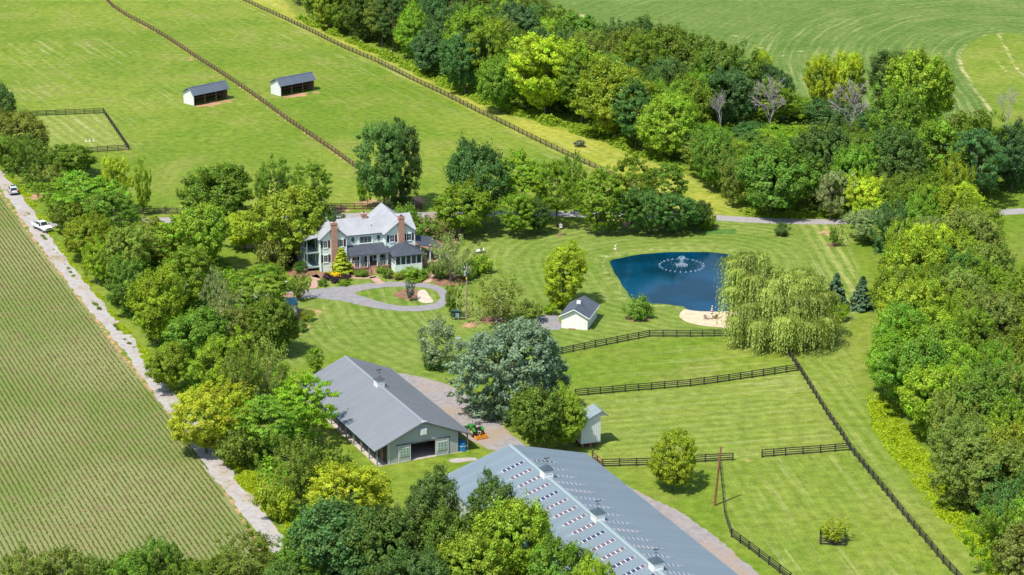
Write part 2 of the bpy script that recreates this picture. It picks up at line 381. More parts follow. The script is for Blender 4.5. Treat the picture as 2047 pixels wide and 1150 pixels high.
M_ASPH = gravel_mat('worn_asphalt', (.235, .225, .225), (.29, .28, .275), 0, .15)
M_LOOP = gravel_mat('loop_gravel', (.185, .18, .185), (.235, .23, .232), .0, .1)
LANE = gl([(60,452),(180,444),(280,441),(355,440),(520,437),(690,432),(850,430),(1000,427),(1080,426),(1160,429),(1250,430),(1340,432),(1425,435),(1500,440),(1600,443),(1690,443),(1800,438),(1900,432),(2000,425),(2060,421),(2200,412)])
sheet('lane_road', ribbon(LANE, 4.0, 3, .12, 2.0), .016, M_ASPH)
DRIVE = gl([(-80,280),(-30,328),(0,356),(28,392),(52,425),(78,465),(113,512),(150,560),(191,612),(226,652),(266,700),(298,745),(330,790),(362,830),(395,880),(425,925),(455,960),(490,1003),(524,1048),(557,1088),(600,1140),(640,1190)])
sheet('gravel_lane', ribbon(DRIVE, 3.2, 7, .30, .8), .02, M_GRAVEL)
outer = smooth(gl([(470,600),(540,586),(600,581),(680,573),(750,566),(819,564),(862,568),(888,578),(899,592),(893,607),(872,618),(819,623),(750,616),(680,602),(615,596),(540,600),(475,614)]), True, 5)
isl = smooth(gl([(712,585),(767,575),(837,574),(868,581),(880,594),(871,605),(845,611),(812,612),(767,606),(728,594)]), True, 5)
sheet('driveway_loop', jitter(outer, .22, .8, 2), .024, M_LOOP, holes=[jitter(isl, .22, .8, 5)])
sheet('barn_drive', jitter(smooth(gl([(740,735),(790,744),(830,752),(880,764),(925,785),(962,812),(1005,850),(1052,892),(1110,925),(1190,945),(1255,972),(1300,995),(1347,1016),(1400,1052),(1460,1098),(1530,1160),(1580,1210),(1480,1230),(1410,1160),(1300,1060),(1180,990),(1080,935),(1000,905),(965,893),(930,872),(870,815),(800,770)]), True, 4), .35, .8, 9), .02, M_GRAVEL2)
sheet('shed_gravel_pad', jitter(gl([(1075,632),(1112,628),(1124,652),(1118,660),(1088,660),(1070,655)]), .2, .6, 4), .02, M_LOOP)
sheet('gravel_patch', jitter(smooth(gl([(900,918),(925,915),(952,916),(948,921),(915,925),(898,923)]), True, 4), .15, .5, 4), .02, M_GRAVEL)
M_BRICKPATH = gravel_mat('brick_path', (.33, .20, .155), (.42, .29, .23), 0, .2)
for k, q in enumerate([[(742,552),(752,560),(762,567)],[(700,553),(715,556),(735,556),(757,553)],[(861,535),(868,545),(866,555),(850,566)],[(612,545),(628,552),(632,566),(622,577)],[(818,470),(850,455),(868,448)]]):
    sheet('garden_path', ribbon(gl(q), [1.5, .8, 1.3, 1.6, 3.5][k], k, .12, .6), .03, M_BRICKPATH)
M_SAND = gravel_mat('beach_sand', (.42, .33, .215), (.52, .425, .295), 0, .0)
bp = smooth(gl([(1180+x/6.3875, 480+y/6.3875) for x, y in [(1140,950),(1225,878),(1400,885),(1560,895),(1750,890),(1900,930),(1940,1060),(1850,1125),(1600,1110),(1350,1080),(1200,1030)]]), True, 5)
sheet('beach', jitter(bp, .15, .7, 3), .022, M_SAND, drape=True, grid=.8)
M_MULCH = gravel_mat('brown_mulch', (.15, .075, .045), (.24, .14, .09), 0, .3)
for k, (px, py, rx, ry) in enumerate([(1276,636,2.6,2.3),(818,588,2.8,3.0),(900,560,3.5,4),(985,640,2.4,2.2),(665,550,4.5,2.6),(715,548,3.2,1.6),(820,553,5.0,2.2),(560,640,5,8),(605,545,3,3),(1665,490,1.2,1.2),(1562,470,1.2,1.2),(870,470,6,10),(1120,470,.6,.8),(1230,498,.5,.6)]):
    g = G(px, py); sheet('mulch_bed', jitter([(g[0]+rx*math.cos(a*.35), g[1]+ry*math.sin(a*.35)) for a in range(18)], .25, .5, k), .028+.002*(k % 3), M_MULCH)
M_STONE = gravel_mat('pale_stone_chips', (.40, .325, .245), (.50, .43, .34), 0, .1)
sheet('stone_bed', jitter(smooth(gl([(836,583),(850,580),(858,592),(866,604),(845,606),(836,600)]), True, 3), .12, .5, 3), .036, M_STONE)
M_DGREEN = gravel_mat('rank_grass', (.05, .12, .02), (.08, .17, .03), 0, 0)
sheet('rank_grass_patch', jitter(gl([(1396,460),(1472,458),(1470,468),(1398,468)]), .3, .6, 6), .022, M_DGREEN)
# pond
def make_pond():
    t = NT('pond_water'); P = t.pos()
    a = t.noise(t.mapv(P, (1, .55, 1)), 2.3, 3, .6); b = t.noise(P, .05, 3)
    t.bump(a, .16, .10)
    col = t.mix(t.ramp(b, .4, .65), (.0004, .022, .042), (.0004, .046, .096))
    m = t.fin(col, .07, 0, .22); t.b.inputs['IOR'].default_value = 1.33
    o = sheet('pond', POND_G, -.28, m); return o
make_pond()
# crop field
fe = gl(EDGE_FIELD)
field_poly = fe+[(fe[-1][0], 240), (-190, 240), (-190, fe[0][1])]
t = NT('crop_soil'); P = t.pos(); a, b, c = t.noise(P, .025, 3), t.noise(P, .3, 4, .6), t.noise(P, 3, 3, .7)
col = t.mix(t.ramp(a, .35, .65), (.130, .168, .042), (.195, .198, .082)); col = t.mix(t.ramp(b, .45, .75), col, (.185, .15, .075))
col = t.mix(1.0, col, t.mix(c, (.75, .75, .7), (1.2, 1.2, 1.2)), 'MULTIPLY'); t.bump(c, .4, .1)
sheet('crop_field', jitter(field_poly, .25, 1.2, 11), .01, t.fin(col, .95, 0, .1))
# ================================================================== VEGETATION
def leaf_mat():
    t = NT('foliage'); oi = t.new('ShaderNodeObjectInfo'); tn = t.attr('tint')
    ts = t.new('ShaderNodeSeparateColor'); t.l(tn.outputs['Color'], ts.inputs[0])
    hs = t.new('ShaderNodeHueSaturation')
    t.l(t.math('ADD', .5, t.math('ADD', t.math('MULTIPLY', t.math('SUBTRACT', oi.outputs['Random'], .5), .024), t.math('MULTIPLY', t.math('SUBTRACT', ts.outputs[1], .5), -.032))), hs.inputs['Hue'])
    hs.inputs['Saturation'].default_value = 1.0
    t.l(t.math('MULTIPLY', t.math('ADD', .60, t.math('MULTIPLY', ts.outputs[0], .80)), t.math('ADD', .85, t.math('MULTIPLY', oi.outputs['Random'], .3))), hs.inputs['Value'])
    t.l(oi.outputs['Color'], hs.inputs['Color']); c = hs.outputs[0]
    d = t.new('ShaderNodeBsdfDiffuse'); t.l(c, d.inputs[0])
    tr = t.new('ShaderNodeBsdfTranslucent'); t.l(t.mix(1.0, c, (1.35, 1.3, .55), 'MULTIPLY'), tr.inputs[0])
    gl_ = t.new('ShaderNodeBsdfGlossy'); gl_.inputs['Roughness'].default_value = .45; gl_.inputs[0].default_value = (.9, .95, 1, 1)
    m1 = t.new('ShaderNodeMixShader'); m1.inputs[0].default_value = .38; t.l(d.outputs[0], m1.inputs[1]); t.l(tr.outputs[0], m1.inputs[2])
    m2 = t.new('ShaderNodeMixShader'); m2.inputs[0].default_value = .012; t.l(m1.outputs[0], m2.inputs[1]); t.l(gl_.outputs[0], m2.inputs[2])
    t.l(m2.outputs[0], t.out.inputs[0]); return t.m
M_LEAF = leaf_mat()
M_BARK = pmat('bark', (.12, .095, .075), .9, .35, 2.0, spec=.1, fine=8)
M_GREYBARK = pmat('dead_wood', (.31, .28, .26), .9, .25, 2.0, spec=.1, fine=8)

def leaf_mesh(name, C, N, size, tint, hue, aspect=1.5, rng=None, up=None):
    n = len(C); N = N/np.linalg.norm(N, axis=1, keepdims=True)
    r = rng.normal(size=(n, 3)) if up is None else up
    A = np.cross(N, r); A /= np.linalg.norm(A, axis=1, keepdims=True)+1e-9; B = np.cross(N, A)
    s = size[:, None]*.5
    # bent leaf spray: four corners, two of them drooping
    v = np.stack([C-A*s*.8, C-B*s*aspect, C+A*s*.8, C+B*s*aspect], 1)
    v[:, 1] -= N*s*.35; v[:, 3] -= N*s*.35
    me = bpy.data.meshes.new(name); me.vertices.add(n*4); me.vertices.foreach_set('co', v.reshape(-1).astype(np.float32))
    tri = (np.arange(n)[:, None]*4+np.array([0, 1, 2, 0, 2, 3])[None]).reshape(-1)
    me.loops.add(n*6); me.loops.foreach_set('vertex_index', tri.astype(np.int32))
    me.polygons.add(n*2); me.polygons.foreach_set('loop_start', np.arange(0, n*6, 3, dtype=np.int32))
    at = me.color_attributes.new('tint', 'FLOAT_COLOR', 'POINT')
    col = np.zeros((n, 4, 4), np.float32); col[..., 0] = tint[:, None]; col[..., 1] = hue[:, None]; col[..., 3] = 1
    at.data.foreach_set('color', col.reshape(-1)); me.update(calc_edges=True); me.materials.append(M_LEAF); return me
def unit(rng, n): 
    d = rng.normal(size=(n, 3)); return d/np.linalg.norm(d, axis=1, keepdims=True)
def crown_mesh(seed, R_=6., z0=3.5, z1=15., clumps=400, leaves=86, rc=(.08, .175), lsize=.33, shell=(.55, 1.0), lobes=5, amp=.32, flat=.88, low=.75, taper=0., cols=None):
    rng = np.random.default_rng(seed); cz = (z0+z1)/2; b = (z1-z0)/2
    ld = unit(rng, lobes); ld[:, 2] = np.abs(ld[:, 2])*.8-.15; la = rng.uniform(.5, 1, lobes)*amp
    d = unit(rng, clumps*4); keep = (d[:, 2] > -.35) | (rng.random(len(d)) < low); d = d[keep][:clumps]
    r = 1-amp*.5+sum(la[k]*np.exp(4*(d@(ld[k]/np.linalg.norm(ld[k]))-1)) for k in range(lobes))
    fd = unit(rng, 26); r = r+sum(.16*s*np.exp(14*(d@fd[k]-1)) for k, s in enumerate(rng.choice([-1, 1, 1], 26)))
    u = rng.uniform(shell[0], shell[1], len(d))**.7
    P = d*(r*u)[:, None]*np.array([R_, R_, b])
    if taper: P[:, :2] *= (1-taper*np.clip((P[:, 2]/b+1)/2, 0, 1))[:, None]
    P[:, 2] += cz
    RC = rng.uniform(*rc, len(P))*R_
    ct = np.clip(rng.normal(.5, .2, len(P)), 0, 1); ch = np.clip(rng.normal(.5, .25, len(P)), 0, 1)
    k = rng.integers(0, len(P), len(P)*leaves); q = unit(rng, len(k)); q[:, 2] = q[:, 2]*.85+.18
    rad = RC[k]*rng.uniform(.35, 1.05, len(k))**.6
    spr = rng.random(len(k)) < .22; rad = np.where(spr, RC[k]*rng.uniform(.8, 1.75, len(k)), rad); q = np.where(spr[:, None], q*.5+unit(rng, len(P))[k]*.25+d[k]*.55+np.array([0, 0, .25]), q)
    C = P[k]+q*rad[:, None]*np.array([1, 1, flat])
    out = d[k]; N = .55*q+.35*out+.55*rng.normal(size=(len(k), 3))+np.array([0, 0, .34])
    size = lsize*rng.uniform(.5, 1.3, len(k))
    me = leaf_mesh('crown', C, N, size, np.clip(ct[k]+rng.normal(0, .14, len(k)), 0, 1), ch[k], 1.35, rng)
    return me, P
def trunk_mesh(seed, P, h0, top, r0=.32, limbs=9, lean=.6, mat=None, thin=1.0):
    rng = random.Random(seed); mb = MB(); n = 7
    bx, by = rng.uniform(-lean, lean), rng.uniform(-lean, lean)
    ax = lambda t: Vector((bx*t*t, by*t*t, -.3+(top+.3)*t))
    mb.tube([ax(i/n) for i in range(n+1)], [r0*(1.25 if i == 0 else 1)*(1-.85*i/n) for i in range(n+1)], 7)
    idx = list(range(len(P))); rng.shuffle(idx)
    for k in idx[:limbs]:
        e = Vector(P[k]); t = min(.85, max(.25, (e.z-1.5-rng.uniform(1, 3))/top)); s = ax(t)
        m = s.lerp(e, .55)+Vector((rng.uniform(-.4, .4), rng.uniform(-.4, .4), -.25*(e-s).length*.3))
        r = r0*.42*thin*(1-t*.6)
        mb.tube([s, m, e], [r, r*.6, r*.2], 5, False)
    me = mb.mesh('trunk'); me.materials.append(mat or M_BARK); return me
PROTO = {}
def proto(kind, variants):
    out = []
    for me, tm, R_, H_ in variants:                 # measured radius and height of each kind
        m = me or tm; c = np.zeros(len(m.vertices)*3, np.float32); m.vertices.foreach_get('co', c); c = c.reshape(-1, 3)
        rr = np.hypot(c[:, 0], c[:, 1]); out.append((me, tm, float(np.percentile(rr, 97)), float(np.percentile(c[:, 2], 99.8))))
    PROTO[kind] = out
def mk(seed, R_, z1, nlimbs=9, r0=.3, thin=1.0, mat=None, **kw):
    me, P = crown_mesh(seed, R_=R_, z1=z1, **kw); return (me, trunk_mesh(seed, P, kw.get('z0', 3), z1*.8, r0, nlimbs, mat=mat, thin=thin), R_, z1)
proto('round', [mk(11, 6, 13, z0=.9), mk(12, 6, 13, z0=1.0, lobes=7, amp=.4), mk(13, 6, 13, z0=.8, amp=.25, lobes=4), mk(14, 6, 13, z0=1.2, lobes=6, amp=.45)])
proto('tall', [mk(21, 5, 17, z0=1.0, lobes=7, amp=.5, rc=(.11, .21)), mk(22, 5, 17, z0=1.2, lobes=8, amp=.55, rc=(.11, .21)), mk(23, 5, 17, z0=.8, lobes=6, amp=.4, rc=(.11, .21))])
proto('loose', [mk(31, 6, 12, nlimbs=20, clumps=230, leaves=74, z0=1, lobes=8, amp=.5, rc=(.08, .17), shell=(.35, 1.05)), mk(32, 6, 12, nlimbs=22, clumps=230, leaves=74, z0=1, lobes=7, amp=.6, rc=(.08, .16), shell=(.35, 1.05)), mk(33, 6, 12, nlimbs=24, clumps=230, leaves=70, z0=.8, lobes=7, amp=.5, rc=(.08, .16), shell=(.3, 1.05))])
proto('feathery', [mk(41, 6, 13, nlimbs=16, clumps=280, leaves=84, z0=1.5, lobes=8, amp=.4, rc=(.11, .2), flat=.4, lsize=.31), mk(42, 6, 13, nlimbs=16, clumps=280, leaves=84, z0=1.6, lobes=9, amp=.4, rc=(.11, .2), flat=.4, lsize=.36)])
proto('bush', [mk(51, 3, 4, r0=.1, clumps=60, leaves=90, z0=.0, lobes=5, amp=.3, rc=(.2, .35), lsize=.3, low=.9), mk(52, 3, 4, r0=.1, clumps=60, leaves=90, z0=.0, lobes=6, amp=.4, rc=(.2, .32), lsize=.3, low=.9)])
proto('scraggly', [mk(61, 6, 8, nlimbs=40, r0=.18, thin=1.3, mat=M_GREYBARK, clumps=130, leaves=38, z0=.6, lobes=8, amp=.5, rc=(.10, .2), shell=(.3, 1.05), lsize=.34, low=.8)])
proto('silver', [mk(71, 8, 16, nlimbs=14, clumps=900, leaves=52, z0=.2, lobes=6, amp=.14, rc=(.05, .11), lsize=.36, low=.8), mk(72, 4, 10, nlimbs=10, clumps=100, leaves=60, z0=.5, lobes=8, amp=.5, rc=(.16, .26), lsize=.36, low=.8)])
def conifer(seed, R_, h, droop=.35, n=900):
    rng = np.random.default_rng(seed); t = rng.random(n)**.8; ang = rng.uniform(0, 6.283, n); lay = np.floor(t*13)/13
    C, N, T = [], [], []
    for k in range(13):
        for j in range(10):
            a = rng.uniform(0, 6.283); L = R_*(1-k/13.5)*rng.uniform(.75, 1.1); z = h*(.04+.94*k/13.)
            m = int(14+30*(1-k/13)); s = rng.random(m)**.7
            d = np.array([math.cos(a), math.sin(a), 0]); side = np.array([-d[1], d[0], 0])
            p = d*(s*L)[:, None]+side*((rng.random(m)-.5)*L*.35*s)[:, None]+np.array([0, 0, 1])*(z-droop*s*L+rng.normal(0, .06, m))[:, None]
            C.append(p); N.append(np.tile(d*.5+np.array([0, 0, .8]), (m, 1))+rng.normal(0, .4, (m, 3))); T.append(rng.uniform(.2, .9, m))
    C, N, T = np.concatenate(C), np.concatenate(N), np.concatenate(T)
    me = leaf_mesh('crown', C, N, np.full(len(C), R_*.17), T, np.full(len(C), .5), 1.6, rng)
    mb = MB().tube([(0, 0, -.2), (0, 0, h*.96)], [h*.022, .02], 6); tm = mb.mesh('trunk'); tm.materials.append(M_BARK)
    return (me, tm, R_, h)
proto('conifer', [conifer(81, 2.2, 6.), conifer(82, 2.2, 6., .1)])
def willow(seed, R_=10., h=16.):
    rng = np.random.default_rng(seed); C, N, T, U, Hh = [], [], [], [], []
    heads = [(-6.5,3,15.4),(-8.6,1,13.2),(-4,4.5,14.8),(-.5,5,12.2),(4.5,4.5,11.8),(7.5,3,11.0),(9.2,1,8.4),(-9.8,-1,10.2),(-8.8,3.5,14.2),(-5.5,-1.5,12.4),(-1.5,-.5,11.4),(3.5,-1,10.6),(6.8,-2.5,8.6),(-6.5,-4.5,8),(-1.5,-5,9.6),(3,-5.5,7.6),(-9,-4,5.4),(9.3,-4,5.2),(.2,-8,6.2),(5.4,-7.6,5.2),(-4.6,-7.8,5.6),(0,8,10),(-6,7,9.5),(6,7.5,9.5),(2,2,11.8),(-7,5,14.2),(-2.6,-3,10.6),(5.5,1,11.2)]
    heads += [(R_*.9*math.cos(i*2.4)*rng.uniform(.3, 1), R_*.9*math.sin(i*2.4)*rng.uniform(.3, 1), 0) for i in range(7)]
    heads = [(x, y, z if z else 13.5*(1-.62*(math.hypot(x, y)/R_)**2)*rng.uniform(.7, .95), rng.uniform(.24, .36)) for x, y, z in heads]
    for x, y, z, w in heads:
        tint = rng.normal(.5, .15); rr = w*R_
        for s in range(100):
            a = rng.uniform(0, 6.283); o = np.array([x, y, 0]); out = np.array([math.cos(a), math.sin(a)])+.45*np.array([x, y])/R_
            L = min(z-.3, rng.uniform(.24, .56)*h*(.55+.45*z/h)); m = 20; t = np.linspace(0, 1, m)
            hr = rr*rng.uniform(.04, 1.)**.5*(1-(1-t)**3)
            zz = z+.42*rr*np.sin(t*2.6)-L*t**2.0
            p = np.stack([x+out[0]*hr, y+out[1]*hr, zz], 1)+rng.normal(0, .11, (m, 3))
            C.append(p); n_ = np.tile(np.array([out[0], out[1], .25]), (m, 1))+rng.normal(0, .45, (m, 3)); N.append(n_)
            U.append(np.tile([0, 0, 1.], (m, 1))+rng.normal(0, .12, (m, 3))); T.append(np.clip(tint+rng.normal(0, .12, m), 0, 1)); Hh.append(np.full(m, rng.uniform(.3, .7)))
    C, N, U, T, Hh = map(np.concatenate, (C, N, U, T, Hh)); ok = C[:, 2] > .25
    # long axis of the leaf hangs down: swap axes by giving the side vector
    Nn = N[ok]/np.linalg.norm(N[ok], axis=1, keepdims=True)
    me = leaf_mesh('crown', C[ok], Nn, rng.uniform(.2, .38, ok.sum()), T[ok], Hh[ok], 1.9, rng, U[ok])
    P = np.array([(x*.8, y*.8, z*.9) for x, y, z, w in heads])
    return (me, trunk_mesh(seed, P, 2, h*.7, .65, 26, 1.2), R_, h)
proto('willow', [willow(91)])
def bare(seed, h=14., R_=5., r0=.32, mat=None, depth=6):
    rng = random.Random(seed); mb = MB()
    def br(p, d, L, r, k):
        q = p+d*L*.5+Vector((rng.uniform(-1, 1), rng.uniform(-1, 1), 0))*L*.06; e = q+(d+Vector((0, 0, .12))).normalized()*L*.5
        mb.tube([p, q, e], [r, r*.8, r*.6], 5 if k < 2 else 3, False)
        if k >= depth: return
        for j in range(3 if k > 0 else 5):
            if k > 0 and rng.random() < .12: continue
            a = rng.uniform(0, 6.283); sp = rng.uniform(.55, 1.15)
            nd = (d+Vector((math.cos(a)*sp, math.sin(a)*sp, rng.uniform(-.25, .3)))).normalized()
            br(q.lerp(e, rng.uniform(.4, 1)), nd, L*rng.uniform(.62, .82), max(r*.56, .026), k+1)
    br(Vector((0, 0, -.2)), Vector((.05, 0, 1)), h*.30, r0, 0)
    me = mb.mesh('trunk'); me.materials.append(mat or M_GREYBARK); return (None, me, R_, h)
proto('bare', [bare(101, r0=.26), bare(102, depth=5, r0=.2)])
COLR = dict(dark=(.092, .168, .032), deep=(.078, .158, .042), mid=(.135, .226, .024), bright=(.165, .275, .020), light=(.225, .318, .021), yellow=(.325, .410, .022), olive=(.180, .238, .036),
    pale=(.21, .26, .085), silver=(.195, .270, .150), willow=(.30, .40, .10), grey=(.16, .17, .12), maroon=(.085, .035, .035), spruce=(.075, .135, .062), purple=(.05, .022, .04), lime=(.23, .345, .016), bluegrey=(.13, .16, .13))
WORD = dict(dark='dark green', deep='deep blue-green', mid='mid-green', bright='bright green', light='light yellow-green', yellow='yellow-leaved', olive='dull olive', pale='pale grey-green', silver='silvery', willow='pale green')
TREES = []
def tree(x, y, r, h, kind, colr, label, cat='tree', name='tree', group=None, seed=None, var=None, z=0.0):
    rng = random.Random(seed if seed is not None else int(x*1000+y*7919) & 0xffffff)
    vs = PROTO[kind]; me, tm, R_, H_ = vs[var if var is not None else rng.randrange(len(vs))]
    o = empty(name, (x, y, z), rng.uniform(0, 6.28), label, cat, group)
    o.scale = (r/R_, r/R_*rng.uniform(.92, 1.08), h/H_)
    c = COLR[colr]; k_ = 1.1*rng.uniform(.92, 1.08); j = [k_*rng.uniform(.93, 1.05), k_, k_*rng.uniform(.8, 1.2)]
    if me is not None:
        a = bpy.data.objects.new('crown', me); COL.objects.link(a); a.parent = o; a.color = (c[0]*j[0], c[1]*j[1], c[2]*j[2], 1)
    b = bpy.data.objects.new('trunk', tm); COL.objects.link(b); b.parent = o
    TREES.append((x, y, r)); return o
def ptree(px, top, base, w, kind, colr, label, cat='tree', name='tree', **kw):
    x, y = G(px, base); s = ppm(px, base); r = w/2/s*1.17
    return tree(x, y, r, max(hgt(px, base, top)-.06*r, .3), kind, colr, label, cat, name, **kw)
# ================================================================== BUILDINGS
def shingle_mat(name, c, var=.12, rows=5.0):
    t = NT(name); o = t.obj(); br = t.new('ShaderNodeTexBrick'); t.l(t.mapv(o, (1, 1, 1)), br.inputs['Vector'])
    a = t.noise(o, .5, 4); b = t.noise(o, 7, 3, .7)
    f = t.math('ADD', t.math('MULTIPLY', a, .5), t.math('MULTIPLY', b, .5))
    col = t.mix(t.ramp(f, .3, .7), vary(c, 1-var), vary(c, 1+var)); t.bump(b, .4, .03)
    return t.fin(col, .85, 0, .2)
def brick_mat():
    t = NT('chimney_brick'); g = t.obj(); sx = t.new('ShaderNodeSeparateXYZ'); t.l(g, sx.inputs[0]); cb = t.new('ShaderNodeCombineXYZ')
    t.l(t.math('ADD', sx.outputs[0], sx.outputs[1]), cb.inputs[0]); t.l(sx.outputs[2], cb.inputs[1])
    br = t.new('ShaderNodeTexBrick'); t.l(cb.outputs[0], br.inputs['Vector']); br.inputs['Scale'].default_value = 1.0
    br.inputs['Brick Width'].default_value = .32; br.inputs['Row Height'].default_value = .12; br.inputs['Mortar Size'].default_value = .018
    br.inputs['Color1'].default_value = (.36, .15, .095, 1); br.inputs['Color2'].default_value = (.26, .10, .065, 1); br.inputs['Mortar'].default_value = (.42, .34, .28, 1)
    n = t.noise(g, 3, 3); return t.fin(t.mix(1.0, br.outputs['Color'], t.mix(n, (.75, .75, .75), (1.3, 1.25, 1.2)), 'MULTIPLY'), .9, 0, .15)
def siding_mat(name, c, pitch=.18):
    t = NT(name); o = t.obj(); sx = t.new('ShaderNodeSeparateXYZ'); t.l(o, sx.inputs[0])
    fr = t.math('FRACT', t.math('DIVIDE', sx.outputs[2], pitch)); n = t.noise(o, 1.5, 4)
    col = t.mix(t.ramp(n, .3, .7), vary(c, .92), vary(c, 1.06)); t.bump(fr, .5, .02); return t.fin(col, .6, 0, .3)
M_MINT = siding_mat('mint_siding', (.64, .73, .66)); M_WHITE = pmat('white_paint', (.74, .76, .74), .5, .06)
M_HROOF = shingle_mat('grey_shingle', (.275, .285, .30), .16); M_PROOF = shingle_mat('charcoal_shingle', (.052, .062, .078), .22)
M_BRICK = brick_mat(); M_SHUT = pmat('black_shutter', (.016, .018, .022), .5, .2); M_MSHUT = pmat('maroon_shutter', (.075, .022, .026), .5, .2)
def glass_mat(name, c, rough=.06):
    t = NT(name); n = t.noise(t.obj(), 1.2, 2); return t.fin(t.mix(n, vary(c, .6), vary(c, 1.3)), rough, 0, .6)
M_GLASS = glass_mat('window_glass', (.05, .075, .085)); M_DARK = pmat('dark_interior', (.02, .02, .022), .9, .3, spec=.05)
M_PORCHF = pmat('brick_floor', (.36, .19, .14), .85, .2, 3); M_TEALD = pmat('shaded_porch_teal', (.20, .27, .25), .6, .15)  # teal: house mint darkened, side porch shade put into the colour
M_FASC = pmat('dark_fascia', (.06, .065, .07), .6, .2)
def panes(win, x0, x1, z0, z1, y, nx, nz, bar=.045, mat=None):
    w = (x1-x0-bar*(nx+1))/nx; h = (z1-z0-bar*(nz+1))/nz
    for i in range(nx):
        for j in range(nz):
            a = x0+bar+i*(w+bar); b = z0+bar+j*(h+bar); MB().box(a, a+w, y-.012, y+.02, b, b+h).build('pane', mat or M_GLASS, win)
def window(root, x0, x1, z0, z1, y, nx=2, nz=2, shut=None, fm=None, sw=.42):
    w = MB().box(x0-.07, x1+.07, y-.07, y+.05, z0-.08, z1+.07).build('window', fm or M_WHITE, root)
    MB().box(x0-.12, x1+.12, y-.13, y-.071, z0-.14, z0-.082).build('sill', fm or M_WHITE, w)
    panes(w, x0, x1, z0, z1, y-.073, nx, nz)
    if shut:
        for a, m in ((x0-.1-sw, shut[0]), (x1+.1, shut[1])):
            s = MB().box(a, a+sw, y-.06, y+.04, z0-.05, z1+.05)
            for k in range(7): s.box(a+.05, a+sw-.05, y-.08, y-.061, z0+.06+k*(z1-z0-.1)/7, z0+.06+(k+.6)*(z1-z0-.1)/7)
            s.build('shutter', m, root)
    return w
def gable(root, x0, x1, y0, y1, eave, apex, axis, ov, wm, rm, zb=-1.2, th=.16, ridge=None, fascia=None, wall='wall'):
    """gable volume; axis is the ridge axis; returns roof slabs"""
    if axis == 'y':
        xm = (x0+x1)/2 if ridge is None else ridge
        MB().prism([(x0, zb), (x1, zb), (x1, eave), (xm, apex), (x0, eave)], 'y', y0, y1).build(wall, wm, root)
        a, b = y0-ov, y1+ov; kl = (apex-eave)/(xm-x0); kr = (apex-eave)/(x1-xm); t = th*1.15
        L = [(x0-ov, a, eave-kl*ov+t), (xm, a, apex+t), (xm, b, apex+t), (x0-ov, b, eave-kl*ov+t)]
        Q = [(xm, a, apex+t), (x1+ov, a, eave-kr*ov+t), (x1+ov, b, eave-kr*ov+t), (xm, b, apex+t)]
    else:
        ym = (y0+y1)/2 if ridge is None else ridge
        MB().prism([(y0, zb), (y1, zb), (y1, eave), (ym, apex), (y0, eave)], 'x', x0, x1).build(wall, wm, root)
        a, b = x0-ov, x1+ov; kl = (apex-eave)/(ym-y0); kr = (apex-eave)/(y1-ym); t = th*1.15
        L = [(a, y0-ov, eave-kl*ov+t), (b, y0-ov, eave-kl*ov+t), (b, ym, apex+t), (a, ym, apex+t)]
        Q = [(a, ym, apex+t), (b, ym, apex+t), (b, y1+ov, eave-kr*ov+t), (a, y1+ov, eave-kr*ov+t)]
    for q in (L, Q): MB().slab(q, th).build('roof', rm, root)
    if fascia:
        def bar(p, q): MB().tube([Vector(p)+Vector((0, 0, -th*.75)), Vector(q)+Vector((0, 0, -th*.75))], .06, 4).build('fascia', fascia, root)
        for q in (L, Q):
            for i in range(4):
                p0, p1 = q[i], q[(i+1) % 4]
                if max(p0[2], p1[2]) < apex+t-.01 or abs(p0[2]-p1[2]) > .1: bar(p0, p1)
